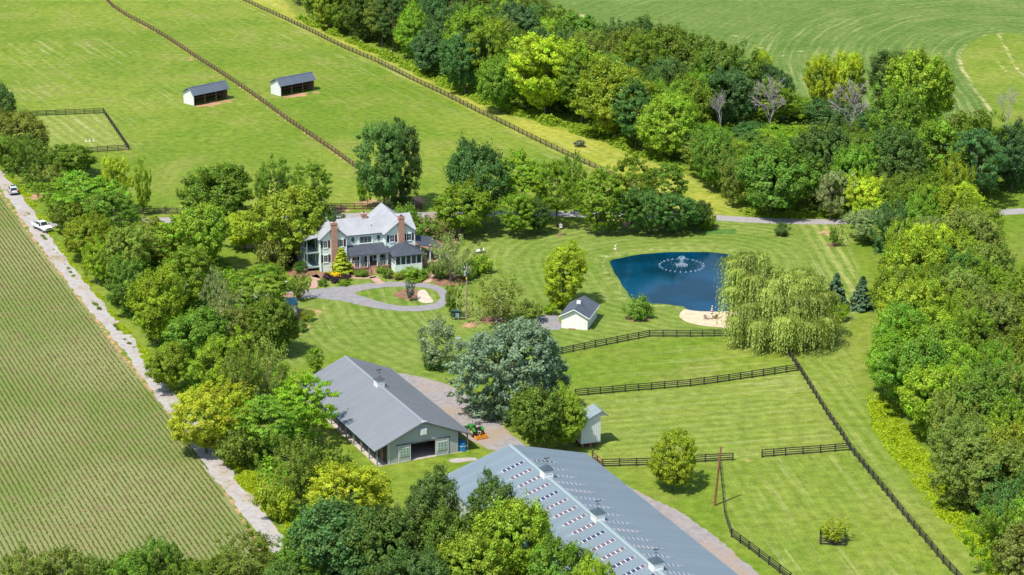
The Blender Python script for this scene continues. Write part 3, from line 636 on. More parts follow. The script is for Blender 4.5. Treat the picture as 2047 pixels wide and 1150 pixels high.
def make_house():
    o = GV(642, 535, 1.0); r = empty('farmhouse', (o.x, o.y, 1.0), R(19), 'pale mint two-storey farmhouse with grey shingle roofs and brick chimneys', 'house')
    gable(r, 0, 5.3, 0, 8.6, 5.75, 8.05, 'y', .38, M_MINT, M_HROOF, fascia=M_FASC)
    gable(r, 4.9, 19.3, 1.0, 9.4, 5.7, 7.75, 'x', .36, M_MINT, M_HROOF, fascia=M_FASC)
    gable(r, 12.9, 19.0, -.5, 12.3, 5.75, 8.1, 'y', .4, M_MINT, M_HROOF, fascia=M_FASC)
    for x0, x1, y0, y1, zb, zt in ((2.1, 3.3, -.55, .2, -1.2, 9.0), (15.6, 16.75, -1.05, -.3, -1.2, 9.1), (9.7, 10.7, 4.6, 5.6, 6.9, 8.75)):
        c = MB().box(x0, x1, y0, y1, zb, zt-.45).box(x0-.07, x1+.07, y0-.07, y1+.07, zt-.45, zt-.28).box(x0-.02, x1+.02, y0-.02, y1+.02, zt-.28, zt).build('chimney', M_BRICK, r)
        MB().cyl(((x0+x1)/2, (y0+y1)/2, zt), ((x0+x1)/2, (y0+y1)/2, zt+.28), .22, 8).build('flue', M_FASC, c)
    for x, a in ((.95, 1.), (4.1, 1.)):
        window(r, x-.42, x+.42, 3.95, 5.3, -.0, 2, 3, (M_SHUT, M_MSHUT)); window(r, x-.42, x+.42, 1.05, 2.45, -.0, 2, 3, (M_SHUT, M_MSHUT))
    for x in (14.3, 17.75): window(r, x-.48, x+.48, 4.0, 5.35, -.5, 2, 2, (M_SHUT, M_MSHUT))
    window(r, 8.15, 10.55, 3.85, 5.2, 1.0, 3, 1); 
    for x in (7.85, 10.75): MB().box(x-.12, x+.12, .88, .999, 3.4, 5.55).build('trim_board', M_WHITE, r)
    for x in (6.75, 11.95):
        n = 18; ring = lambda s, y: [(x+.36*s*math.cos(6.2832*k/n), y, 4.72+.55*s*math.sin(6.2832*k/n)) for k in range(n)]
        w = MB().ring([ring(1.22, 1.02), ring(1.22, .93)]).build('window', M_WHITE, r); MB().ring([ring(1., .94), ring(1., .90)]).build('pane', M_GLASS, w)
    # side elevation windows and the two-storey side porch
    for z0, lab in ((2.75, 'porch_deck'), (-.2, 'porch_deck')):
        MB().box(-2.6, -.003, 1.2, 8.2, z0-.18, z0).build(lab, M_TEALD, r)
        for k in range(12): MB().box(-2.58, -2.53, 1.3+k*.6, 1.35+k*.6, z0+.003, z0+.9).build('baluster', M_TEALD, r)
        MB().box(-2.6, -2.5, 1.2, 8.2, z0+.9, z0+.97).build('handrail', M_TEALD, r)
    MB().slab([(-3.0, 1.0, 5.5), (-.02, 1.0, 5.95), (-.02, 8.5, 5.95), (-3.0, 8.5, 5.5)], .12).build('side_porch_roof', M_HROOF, r)
    for y in (1.3, 3.6, 5.9, 8.0): MB().box(-2.52, -2.36, y-.08, y+.08, -1.2, 5.4).build('porch_post', M_TEALD, r)
    for y in (2.6, 4.9, 7.1):
        for z in (.6, 3.5):
            w = MB().box(-.06, .05, y-.5, y+.5, z-.5, z+1.5).build('window', M_WHITE, r); MB().box(-.075, -.061, y-.42, y+.42, z-.42, z+1.42).build('pane', M_GLASS, w)
    # front porch: floor, steps, roof, posts, dark doors
    MB().box(5.3, 13.2, -2.4, .995, -.25, -.05).build('porch_floor', M_PORCHF, r)
    MB().box(5.35, 13.15, -2.3, .99, -1.2, -.252).build('porch_base', M_BRICK, r)
    MB().hexa([(5.0, -2.9, 2.5), (13.6, -2.9, 2.5), (13.4, .99, 3.45), (5.6, .99, 3.45)], [(5.0, -2.9, 2.64), (13.6, -2.9, 2.64), (13.4, .992, 3.62), (5.6, .992, 3.62)]).build('porch_roof', M_PROOF, r)
    MB().box(5.3, 13.1, -2.5, -2.3, 2.28, 2.49).build('porch_beam', M_WHITE, r)
    for x in (5.45, 7.2, 8.75, 9.05, 10.75, 11.05, 12.7): MB().box(x-.09, x+.09, -2.42, -2.24, -.05, 2.28).build('porch_post', M_WHITE, r)
    for x0, x1 in ((5.6, 8.6), (11.2, 12.6)):
        MB().box(x0, x1, -2.37, -2.29, .8, .87).build('handrail', M_WHITE, r)
        for k in range(int((x1-x0)/.35)): MB().box(x0+.1+k*.35, x0+.15+k*.35, -2.35, -2.31, -.05, .8).build('baluster', M_WHITE, r)
    d = MB().box(9.1, 10.6, .93, .999, -.05, 2.2).build('door', M_MSHUT, r); MB().box(9.3, 9.75, .91, .929, .9, 2.0).build('pane', M_GLASS, d); MB().box(9.95, 10.4, .91, .929, .9, 2.0).build('pane', M_GLASS, d)
    for x in (7.0, 11.9): window(r, x-.45, x+.45, .5, 2.0, 1.0, 2, 2, (M_SHUT, M_SHUT))
    for k in range(7): MB().box(9.0, 10.85, -2.4-.31*(k+1), -2.4-.31*k-.001, -1.2, -.2-.145*(k+1)+.02).build('step', M_PORCHF, r)
    for x in (8.85, 10.95):
        MB().tube([(x, -2.42, .85), (x, -4.6, -.2)], .05, 6).build('stair_rail', M_FASC, r)
        for y, z in ((-2.45, .85), (-4.55, -.2)): MB().box(x-.06, x+.06, y-.06, y+.06, z-1.0, z+.03).build('rail_post', M_FASC, r)
    # sun room under a hipped charcoal roof
    MB().box(13.6, 19.1, -4.9, -.52, -1.2, .5).build('sunroom_wall', M_MINT, r); MB().box(13.75, 18.95, -4.75, -.53, .5, 2.4).build('sunroom_core', M_TEALD, r)
    for k in range(6):
        x = 13.6+k*1.06; MB().box(x, x+.2, -4.9, -4.751, .5, 2.4).build('sunroom_post', M_WHITE, r)
    for k in range(5):
        x = 13.8+k*1.06; MB().box(x+.03, x+.83, -4.78, -4.751, .55, 2.35).build('sunroom_window', M_GLASS, r)
    for k in range(4):
        y = -4.75+k*1.05; w = MB().box(13.58, 13.74, y, y+.95, .55, 2.35).build('sunroom_window', M_WHITE, r)
        panes_y = [(y+.08, y+.44), (y+.51, y+.87)]
        for a, b in panes_y:
            for z in (.65, 1.25, 1.85): MB().box(13.56, 13.579, a, b, z, z+.45).build('pane', M_GLASS, w)
    e, ap = 2.45, 4.0
    c = [(13.1, -5.4, e), (19.6, -5.4, e), (19.6, -.5, e), (13.1, -.5, e)]; p = (16.2, -2.4, ap); q = (16.2, -.52, ap)
    MB().add(c+[p, q]+[(x, y, z-.16) for x, y, z in c], [(0, 1, 4), (1, 2, 5, 4), (3, 0, 4, 5), (0, 6, 7, 1), (1, 7, 8, 2), (2, 8, 9, 3), (3, 9, 6, 0), (6, 9, 8, 7), (2, 3, 5)]).build('sunroom_roof', M_PROOF, r)
    # right side porch
    c = [(19.02, -3.4, 3.55), (19.62, -3.4, 3.4), (24.0, -3.4, 2.5), (24.0, 4.5, 2.5), (19.02, 4.5, 3.55)]
    MB().slab([(19.02, -3.2, 3.7), (24.0, -3.2, 2.55), (24.0, 4.8, 2.55), (19.02, 4.8, 3.7)], .14).build('side_porch_roof', M_PROOF, r)
    MB().box(19.02, 23.7, -2.9, 4.6, -.3, -.1).build('porch_floor', M_PORCHF, r); MB().box(19.1, 23.6, -2.8, 4.5, -1.2, -.302).build('porch_base', M_BRICK, r)
    for y in (-2.7, -.3, 2.1, 4.3): MB().box(23.3, 23.48, y-.09, y+.09, -.1, 2.6).build('porch_post', M_WHITE, r)
    for x in (19.5, 21.4): MB().box(x-.09, x+.09, -2.79, -2.61, -.1, 3.3).build('porch_post', M_WHITE, r)
    for x in (.12, 5.2, 13.0, 18.95): MB().tube([(x, -.08 if x < 6 else -.6, -1.1), (x, -.08 if x < 6 else -.6, 5.6)], .05, 6).build('downpipe', M_FASC if x < 1 else M_WHITE, r)
    MB().cyl((11.0, 2.6, 6.3), (11.0, 2.6, 7.0), .06, 6).build('vent_pipe', M_FASC, r)
    # satellite dish
    MB().cyl((5.6, .85, 3.9), (5.6, .6, 4.35), .03, 5).build('dish_arm', M_WHITE, r); MB().ring([[(5.6+.3*math.cos(k*.52), .5+.05, 4.5+.3*math.sin(k*.52)) for k in range(12)], [(5.6+.26*math.cos(k*.52), .5, 4.5+.26*math.sin(k*.52)) for k in range(12)]]).build('dish', M_WHITE, r)
make_house()

# ---------------------------------------------------------------- metal buildings
def metal_mat(name, c, rough=.45):
    t = NT(name); o = t.obj(); oi = t.new('ShaderNodeObjectInfo'); a = t.noise(t.pos(), .25, 4); b = t.noise(t.mapv(o, (4, .6, 1)), 2.5, 3)
    f = t.math('ADD', t.math('ADD', t.math('MULTIPLY', a, .4), t.math('MULTIPLY', b, .3)), t.math('MULTIPLY', oi.outputs['Random'], .3))
    return t.fin(t.mix(f, vary(c, .86), vary(c, 1.14)), t.math('ADD', rough-.08, t.math('MULTIPLY', b, .18)), 0, .45)
M_BROOF = metal_mat('slate_blue_metal', (.185, .20, .215)); M_AROOF = metal_mat('pale_blue_metal', (.165, .212, .242)); M_SROOF = metal_mat('dark_blue_metal', (.095, .118, .15))
M_RIDGE = metal_mat('ridge_cap_metal', (.225, .28, .29)); M_BWALL = metal_mat('grey_green_metal', (.36, .38, .365), .55); M_SWALL = metal_mat('white_metal', (.60, .62, .60), .55)
M_WOOD = pmat('weathered_board', (.20, .13, .085), .85, .25, 2); M_BROWN = pmat('dark_brown_board', (.055, .04, .033), .85, .3, 2); M_POSTG = pmat('grey_green_post', (.22, .25, .23), .7, .15)
M_CONC = pmat('concrete', (.38, .33, .29), .9, .15, 1)
def panel_roof(root, p0, along, down, n, w, mat, name='roof_panel', ribs=3):
    """n sheets of width w side by side from p0 in direction along, each running down vector"""
    A = Vector(along).normalized(); D = Vector(down); L = D.length; Dn = D.normalized(); N = A.cross(Dn); p0 = Vector(p0)
    if N.z < 0: p0 = p0+A*(n*w); A = -A; N = A.cross(Dn)
    mb = MB().box(.004, w-.004, 0, L, -.03, 0)
    for k in range(ribs):
        x = w*(k+.08)/ribs; mb.box(x, x+.055, .004, L-.004, .0, .034)
    me = mb.mesh(name); me.materials.append(mat)
    M = Matrix((A, Dn, N)).transposed().to_4x4()
    for k in range(n):
        o = bpy.data.objects.new(name, me); COL.objects.link(o); o.parent = root
        m = M.copy(); m.translation = p0+A*(k*w); o.matrix_local = m
def ribs_x(mb, x0, x1, y, top, z0=0., skip=(), step=.3, d=.035):
    x = x0+.1
    while x < x1-.05:
        b = z0
        for a, c, zz in skip:
            if a-.03 < x < c+.03: b = zz
        if top(x) > b+.1: mb.box(x-.03, x+.03, y-d, y-.002, b+.003, top(x)-.03)
        x += step
    return mb
def cupola(root, x, y, z, s=.65, h=1.0, roofm=None, vane=True):
    c = MB().box(x-s, x+s, y-s, y+s, z-.7, z+h).box(x-s-.06, x+s+.06, y-s-.06, y+s+.06, z+h-.14, z+h).build('cupola', M_WHITE, root)
    for sx, sy in ((0, -1), (0, 1), (-1, 0), (1, 0)):
        l = MB()
        for k in range(4):
            zz = z+.15+k*.16
            if sx == 0: l.box(x-s*.7, x+s*.7, y+sy*(s+.02)-.015, y+sy*(s+.02)+.015, zz, zz+.1)
            else: l.box(x+sx*(s+.02)-.015, x+sx*(s+.02)+.015, y-s*.7, y+s*.7, zz, zz+.1)
        l.build('louvre', M_SWALL, c)
    e = s+.12; b = [(x-e, y-e, z+h), (x+e, y-e, z+h), (x+e, y+e, z+h), (x-e, y+e, z+h)]
    MB().add(b+[(x, y, z+h+e*.75)]+[(p[0], p[1], p[2]-.06) for p in b], [(0, 1, 4), (1, 2, 4), (2, 3, 4), (3, 0, 4), (0, 5, 6, 1), (1, 6, 7, 2), (2, 7, 8, 3), (3, 8, 5, 0), (8, 7, 6, 5)]).build('cupola_roof', roofm or M_SROOF, c)
    if vane:
        t = z+h+e*.75
        v = MB().tube([(x, y, t-.1), (x, y, t+1.1)], .025, 5)
        v.box(x-.32, x+.32, y-.02, y+.02, t+.48, t+.53).box(x-.02, x+.02, y-.32, y+.32, t+.48, t+.53)
        v.prism([(x-.42, t+.9), (x-.1, t+.86), (x+.28, t+.84), (x+.45, t+.98), (x+.3, t+1.15), (x+.1, t+1.0), (x-.25, t+1.02), (x-.4, t+1.16)], 'y', y-.015, y+.015)
        v.build('weathervane', M_FASC, c)
def make_barn():
    w, Lb, he, hr, lw, hl = 12.05, 33.0, 3.65, 6.25, 2.0, 2.75
    r = empty('horse_barn', (-19.35, 338.76, 0), R(25.3), 'grey-green metal horse barn with slate roof, open front door and cupola', 'barn')
    top = lambda x: he+(hr-he)*(1-abs(x-w/2)/(w/2)); dx0, dx1, dz = 3.9, 8.15, 2.75
    wl_ = MB().prism([(0, 0), (dx0, 0), (dx0, dz), (dx1, dz), (dx1, 0), (w, 0), (w, he), (w/2, hr), (0, he)], 'y', 0, .12)
    ribs_x(wl_, 0, w, 0, top, 0, ((dx0, dx1, dz),)); wl_.build('front_wall', M_BWALL, r)
    MB().prism([(0, 0), (w, 0), (w, he), (w/2, hr), (0, he)], 'y', Lb-.12, Lb).build('rear_wall', M_BWALL, r)
    for x in (0, w-.12): MB().box(x, x+.12, .121, Lb-.121, 0, he).build('side_wall', M_BROWN, r)
    MB().box(.13, w-.13, .13, Lb-.13, .003, .05).build('floor', M_CONC, r)
    MB().box(-lw+.3, w+lw-.3, -.1, Lb+.1, -.05, .03).build('slab', M_CONC, r)
    # stall doors along the open sides
    for sx in (0, 1):
        for k in range(10):
            y = 1.6+k*3.15; x = -.06 if sx == 0 else w+.001
            d = MB().box(x, x+.058, y, y+1.25, .1, 2.35).build('stall_door', M_WOOD, r)
            MB().box(x-.012 if sx == 0 else x+.059, x-.001 if sx == 0 else x+.07, y+.1, y+1.15, 1.3, 2.2).build('door_grille', M_FASC, d)
    for k in range(11):
        y = .12+k*(Lb-.3)/10
        for x in (-lw+.35, w+lw-.35): MB().box(x-.09, x+.09, y-.09, y+.09, .03, hl+.05).build('post', M_POSTG, r)
    for x in (-lw+.35, w+lw-.35): MB().box(x-.08, x+.08, 0, Lb, hl-.18, hl-.02 if False else hl-.1).build('eave_beam', M_POSTG, r)
    # roofs: main slopes and the shallower lean-to slopes
    y0, y1, pw = -.55, Lb+.4, .905; n = int((y1-y0)/pw); k = .14
    panel_roof(r, (w/2-.05, y0, hr+k), (0, 1, 0), (-(w/2)+.03, 0, -(hr-he)), n, pw, M_BROOF)
    panel_roof(r, (w/2+.05, y0, hr+k), (0, 1, 0), (w/2-.03, 0, -(hr-he)), n, pw, M_BROOF)
    panel_roof(r, (.0, y0, he+k-.01), (0, 1, 0), (-lw-.25, 0, -(he-hl)), n, pw, M_BROOF)
    panel_roof(r, (w, y0, he+k-.01), (0, 1, 0), (lw+.25, 0, -(he-hl)), n, pw, M_BROOF)
    ye = y0+n*pw
    MB().prism([(w/2-.3, hr+k-.05), (w/2, hr+k+.09), (w/2+.3, hr+k-.05), (w/2, hr+k+.02)], 'y', y0-.02, ye+.02).build('ridge_cap', M_BROOF, r)
    for sg, x in ((-1, 0), (1, w)):
        MB().tube([(w/2, y0-.03, hr+.06), (x, y0-.03, he+.06), (x+sg*(lw+.25), y0-.03, hl+.06)], .10, 4).build('rake_trim', M_FASC, r)
        MB().tube([(x+sg*(lw+.29), y0, hl+.05), (x+sg*(lw+.29), ye, hl+.05)], .07, 5).build('gutter', M_RIDGE, r)
    # front doors
    for x0, x1 in ((1.75, 3.88), (8.17, 10.3)):
        d = MB().box(x0, x1, -.13, -.06, .05, dz+.05); ribs_x(d, x0, x1, -.13, lambda x: dz, .05, step=.22, d=.02)
        d = d.build('sliding_door', M_BWALL, r)
        for q in ((x0, x0+.1, .05, dz+.05), (x1-.1, x1, .05, dz+.05), (x0+.1, x1-.1, .05, .18), (x0+.1, x1-.1, dz-.05, dz+.05)): MB().box(q[0], q[1], -.165, -.152, q[2], q[3]).build('door_stile', M_SWALL, d)
        xm = (x0+x1)/2; f = MB().box(xm-.8, xm+.8, -.20, -.166, .95, 2.4).build('window', M_WHITE, d); panes(f, xm-.8, xm+.8, .95, 2.4, -.205, 3, 3, .07, M_PANEB)
    MB().box(1.5, 10.6, -.2, -.14, dz+.12, dz+.26).build('door_track', M_FASC, r)
    MB().box(.2, .35, -.08, -.037, 0, he-.1).build('corner_trim', M_SWALL, r)
    b = MB().box(w/2-.5, w/2+.5, -.45, -.04, 4.1, 5.1).build('loft_hatch', M_WHITE, r); MB().box(w/2-.4, w/2+.4, -.47, -.451, 4.2, 5.0).build('hatch_panel', M_SWALL, b)
    MB().box(w/2-.35, w/2+.35, y0-.08, y0+.02, hr-.02, hr+.2).build('ridge_end', M_WHITE, r)
    cupola(r, w/2, 17.8, hr+.2, .68, .85, M_FASC)
M_PANEB = glass_mat('barn_window_glass', (.20, .29, .24), .1)
make_barn()
def make_arena():
    a = -66.23; r = empty('riding_arena', (-.29, 328.55, 0), R(a+(-90)), 'huge pale blue metal-roofed riding arena with rows of skylights and cupolas', 'arena building')
    # local +y runs along the ridge towards the viewer, +x to the left eave
    xl, xr, Ln, he, hr = 11.45, -12.7, 66.0, 3.95, 7.45
    r.rotation_euler = (0, 0, R(a-90)); L = Ln
    wl_ = MB().prism([(xr+.4, 0), (xl-.4, 0), (xl-.4, he), (0, hr-.15), (xr+.4, he)], 'y', .4, .55); wl_.build('end_wall', M_BWALL, r)
    MB().prism([(xr+.4, 0), (xl-.4, 0), (xl-.4, he), (0, hr-.15), (xr+.4, he)], 'y', L-.55, L-.4).build('end_wall', M_BWALL, r)
    for x in (xr+.4, xl-.55):
        m = MB().box(x, x+.15, .551, L-.551, 0, he-.05)
        m.build('side_wall', M_BWALL, r)
    pw = .915; n = int(L/pw)
    panel_roof(r, (.06, 0, hr), (0, 1, 0), (xl-.06, 0, he-hr), n, pw, M_AROOF); panel_roof(r, (-.06, 0, hr), (0, 1, 0), (xr+.06, 0, he-hr), n, pw, M_AROOF)
    MB().prism([(-.34, hr-.02), (0, hr+.10), (.34, hr-.02), (0, hr+.05)], 'y', -.03, n*pw+.03).build('ridge_cap', M_RIDGE, r)
    for x in (xl, xr):
        MB().tube([(0, -.04, hr-.05), (x, -.04, he-.05)], .08, 4).build('rake_trim', M_AROOF, r)
        MB().tube([(x*1.004, 0, he-.08), (x*1.004, n*pw, he-.08)], .07, 5).build('gutter', M_AROOF, r)
    rng = random.Random(4)
    for x in (xl, xr):
        sg = 1 if x > 0 else -1; D = Vector((x, 0, he-hr)); T = D.normalized(); N = Vector((0, 1, 0)).cross(T); N = N if N.z > 0 else -N; A = Vector((0, 1, 0))
        for k in range(17):
            y = 6.3+3.05*k-.1; o = Vector((0, y, hr))+T*.75+N*.04; le = 3.6
            def bx(t0, t1, a0, a1, n0, n1): return [tuple(o+T*t+A*a_+N*n_) for n_ in (n0, n1) for t, a_ in ((t0, a0), (t1, a0), (t1, a1), (t0, a1))]
            b8 = bx(0, le, .04, .82, .0, .02); s = MB().hexa(b8[:4], b8[4:]).build('skylight', M_SKYW, r)
            b8 = bx(le+.05, le+1.0, .1, .76, .0, .012); MB().hexa(b8[:4], b8[4:]).build('flashing', M_AROOF, s)
            mood = rng.random()
            for j in range(5):
                b8 = bx(.06+j*.715, .06+j*.715+.58, .065, .795, .021, .034)
                MB().hexa(b8[:4], b8[4:]).build('pane', M_SKYB if mood < .45 and rng.random() < .85 else M_SKYR if mood > .6 or rng.random() < .4 else M_SKYB, s)
    for y in (13.2, 30.3, 48.0): cupola(r, 0, y, hr+.3, .74, .8, M_CUPR)
    fixall(r)
def fixall(r):
    for o in r.children:
        for q in [o]+list(o.children):
            if q.type == 'MESH' and q.name.split('.')[0] in ('skylight', 'pane', 'flashing'): fixnorm(q)
M_CUPR = metal_mat('dark_teal_metal', (.045, .07, .085)); M_SKYW = pmat('skylight_bar', (.56, .56, .57), .5, .08); M_SKYB = glass_mat('skylight_blue', (.035, .045, .085), .12); M_SKYR = glass_mat('skylight_pink', (.12, .09, .105), .2)
make_arena()
def run_in_shed(px, label):
    a, b = G(*px[0]), G(*px[1]); c = G(*px[2]); ang = math.atan2(c[1]-b[1], c[0]-b[0])
    r = empty('run_in_shed', (b[0], b[1], 0), ang, label, 'shed', 'run-in sheds in the pasture')
    Ls, D, he, hr, yr = 10.7, 4.2, 3.0, 4.45, 1.35     # x along the open front, y back
    MB().prism([(0, .05), (D, .05), (D, he), (yr, hr), (0, he)], 'x', -.0, .12).build('end_wall', M_SWALL, r)
    e = MB().prism([(0, .05), (D, .05), (D, he), (yr, hr), (0, he)], 'x', Ls-.12, Ls).build('end_wall', M_WOOD, r)
    w_ = MB()
    for k in range(12): w_.box(-.03, -.002, .12+k*.35, .17+k*.35, .06, min(he+(.12+k*.35)/yr*(hr-he), he+(D-.12-k*.35)/(D-yr)*(hr-he))-.05)
    w_.build('wall_rib', M_SWALL, r)
    MB().box(.121, Ls-.121, D-.12, D, .05, he).build('rear_wall', M_BROWN, r)
    for k in range(4): MB().box(.02+k*(Ls-.2)/3, .18+k*(Ls-.2)/3, .02, .18, 0, he+.1).build('post', M_WOOD, r)
    MB().box(.2, Ls-.2, .03, .13, he-.25, he).build('front_beam', M_BROWN, r)
    MB().box(.13, Ls-.13, 2.2, 2.28, 1.2, 1.35).build('kick_rail', M_WOOD, r)
    n = 12; pw = (Ls+.9)/n; k = .16
    panel_roof(r, (-.45, yr, hr+k), (1, 0, 0), (0, -yr-.45, -(hr-he)*1.3), n, pw, M_SROOF); panel_roof(r, (-.45, yr+.02, hr+k), (1, 0, 0), (0, D-yr+.3, -(hr-he)*1.1), n, pw, M_SROOF)
    MB().prism([(yr-.2, hr+k-.1), (yr, hr+k+.07), (yr+.2, hr+k-.04), (yr, hr+k+.03)], 'x', -.47, Ls+.47).build('ridge_cap', M_SROOF, r)
    MB().tube([(-.47, -.42, he-.26), (-.47, yr, hr+.08), (-.47, D+.28, he-.05)], .07, 4).build('rake_trim', M_SROOF, r)
sh = lambda x, y: (340+x/6.3875, 120+y/6.3875)
run_in_shed([sh(172, 555), sh(305, 590), sh(740, 500)], 'white-ended run-in shed beside the clay-stained pasture fence')
run_in_shed([sh(1280, 435), sh(1415, 470), sh(1825, 390)], 'white-ended run-in shed in the narrower pasture, farther from the paddock')
M_CREAM = siding_mat('cream_siding', (.72, .71, .66), .3); M_PSROOF = shingle_mat('blue_grey_shingle', (.072, .088, .108), .25)
def pond_shed():
    r = empty('garden_shed', (8.98, 404.0, 0), R(-15), 'cream garden shed with blue-grey gable roof on gravel pad near pond', 'shed')
    w, L, he, hr = 4.85, 7.6, 2.45, 3.75
    gable(r, 0, w, 0, L, he, hr, 'y', .42, M_CREAM, M_PSROOF, 0.0, .12, fascia=M_WHITE)
    d = MB().box(-.05, -.001, 1.2, 3.6, .1, 2.15).build('door', M_BRICKD, r); MB().box(-.07, -.051, 2.36, 2.42, .2, 2.05).build('door_split', M_FASC, d)
    for x in (.3, 1.3, 2.4, 3.5, 4.4): MB().box(x, x+.05, -.025, -.002, .05, he-.05).build('batten', M_CREAM, r)
    MB().box(2.05, 2.75, 3.2, 3.6, hr-.1, hr+.55).build('roof_vent', M_WHITE, r); MB().box(1.4, 2.6, -.35, -.02, 0, .12).build('doorstep', M_BRICKD, r)
M_BRICKD = pmat('red_brown_board', (.24, .10, .07), .85, .2, 2)
pond_shed()
def feed_shed():
    r = empty('feed_shed', (10.9, 345.4, 0), R(20.1), 'small pale metal shed with overhanging roof on brick piers, half hidden by bush', 'shed')
    w, D, zf, zl, zr = 3.3, 3.0, .75, 4.3, 5.9
    m = MB().prism([(0, zf), (w, zf), (w, zr), (0, zl)], 'y', 0, .12); ribs_x(m, 0, w, 0, lambda x: zl+(zr-zl)*x/w, zf, step=.3); m.build('front_wall', M_SWALL, r)
    MB().prism([(0, zf), (w, zf), (w, zr), (0, zl)], 'y', D-.12, D).build('rear_wall', M_SWALL, r)
    MB().box(0, .12, .121, D-.121, zf, zl).build('side_wall', M_SWALL, r); MB().box(w-.12, w, .121, D-.121, zf, zr).build('side_wall', M_BRICKD, r)
    for x in (.15, 1.5, w-.55):
        for y in (.15, D-.6): MB().box(x, x+.4, y, y+.4, 0, zf-.002).build('pier', M_BRICKD, r)
    panel_roof(r, (w+.05, -.3, zr+.12), (0, 1, 0), (-w-.35, 0, -(zr-zl)*1.08), 4, .9, M_RIDGE); panel_roof(r, (w+.07, -.3, zr+.12), (0, 1, 0), (1.15, 0, -.95), 4, .9, M_RIDGE)
    MB().tube([(-.3, -.32, zl-.02), (w+.05, -.32, zr+.05), (w+1.2, -.32, zr-.9)], .07, 4).build('rake_trim', M_FASC, r)
    MB().prism([(w+.02, zr-.05), (w+.95, zr-.85), (w+.02, zr-.85)], 'y', 0, .1).build('canopy_gusset', M_SWALL, r)
feed_shed()
def potting_shed():
    x, y = G(578, 634); r = empty('potting_shed', (x, y, 0), R(12), 'small white wall of a potting shed with teal trim half buried in shrubs', 'shed')
    MB().box(-1.2, 1.5, 0, 2.4, 0, 2.3).build('wall', M_WHITE, r)
    MB().slab([(-1.5, -.3, 2.5), (1.75, -.3, 2.5), (1.75, 2.7, 2.9), (-1.5, 2.7, 2.9)], .12).build('roof', M_TEALR, r)
    MB().box(-.4, .5, -.05, -.001, .1, 2.0).build('door', M_TEALR, r); MB().box(1.45, 1.56, -.06, 2.46, .0, 2.31).build('corner_board', M_BROWN, r)
M_TEALR = pmat('teal_trim', (.10, .26, .28), .6, .15)
potting_shed()
def garden_gate():
    x, y = G(862, 455); r = empty('garden_arbour', (x, y, 0), R(40), 'small shingle-roofed arbour beside the path right of house', 'arbour')
    for a, b in ((-.7, -.6), (.7, -.6), (-.7, .6), (.7, .6)): MB().box(a-.07, a+.07, b-.07, b+.07, 0, 2.3).build('post', M_WHITE, r)
    MB().slab([(-1.1, -1.0, 2.3), (1.1, -1.0, 2.3), (1.1, .0, 3.1), (-1.1, .0, 3.1)], .08).build('roof', M_WOODP, r); MB().slab([(-1.1, .0, 3.1), (1.1, .0, 3.1), (1.1, 1.0, 2.3), (-1.1, 1.0, 2.3)], .08).build('roof', M_WOODP, r)
M_WOODP = pmat('old_shingle', (.30, .23, .20), .9, .2, 3)
garden_gate()
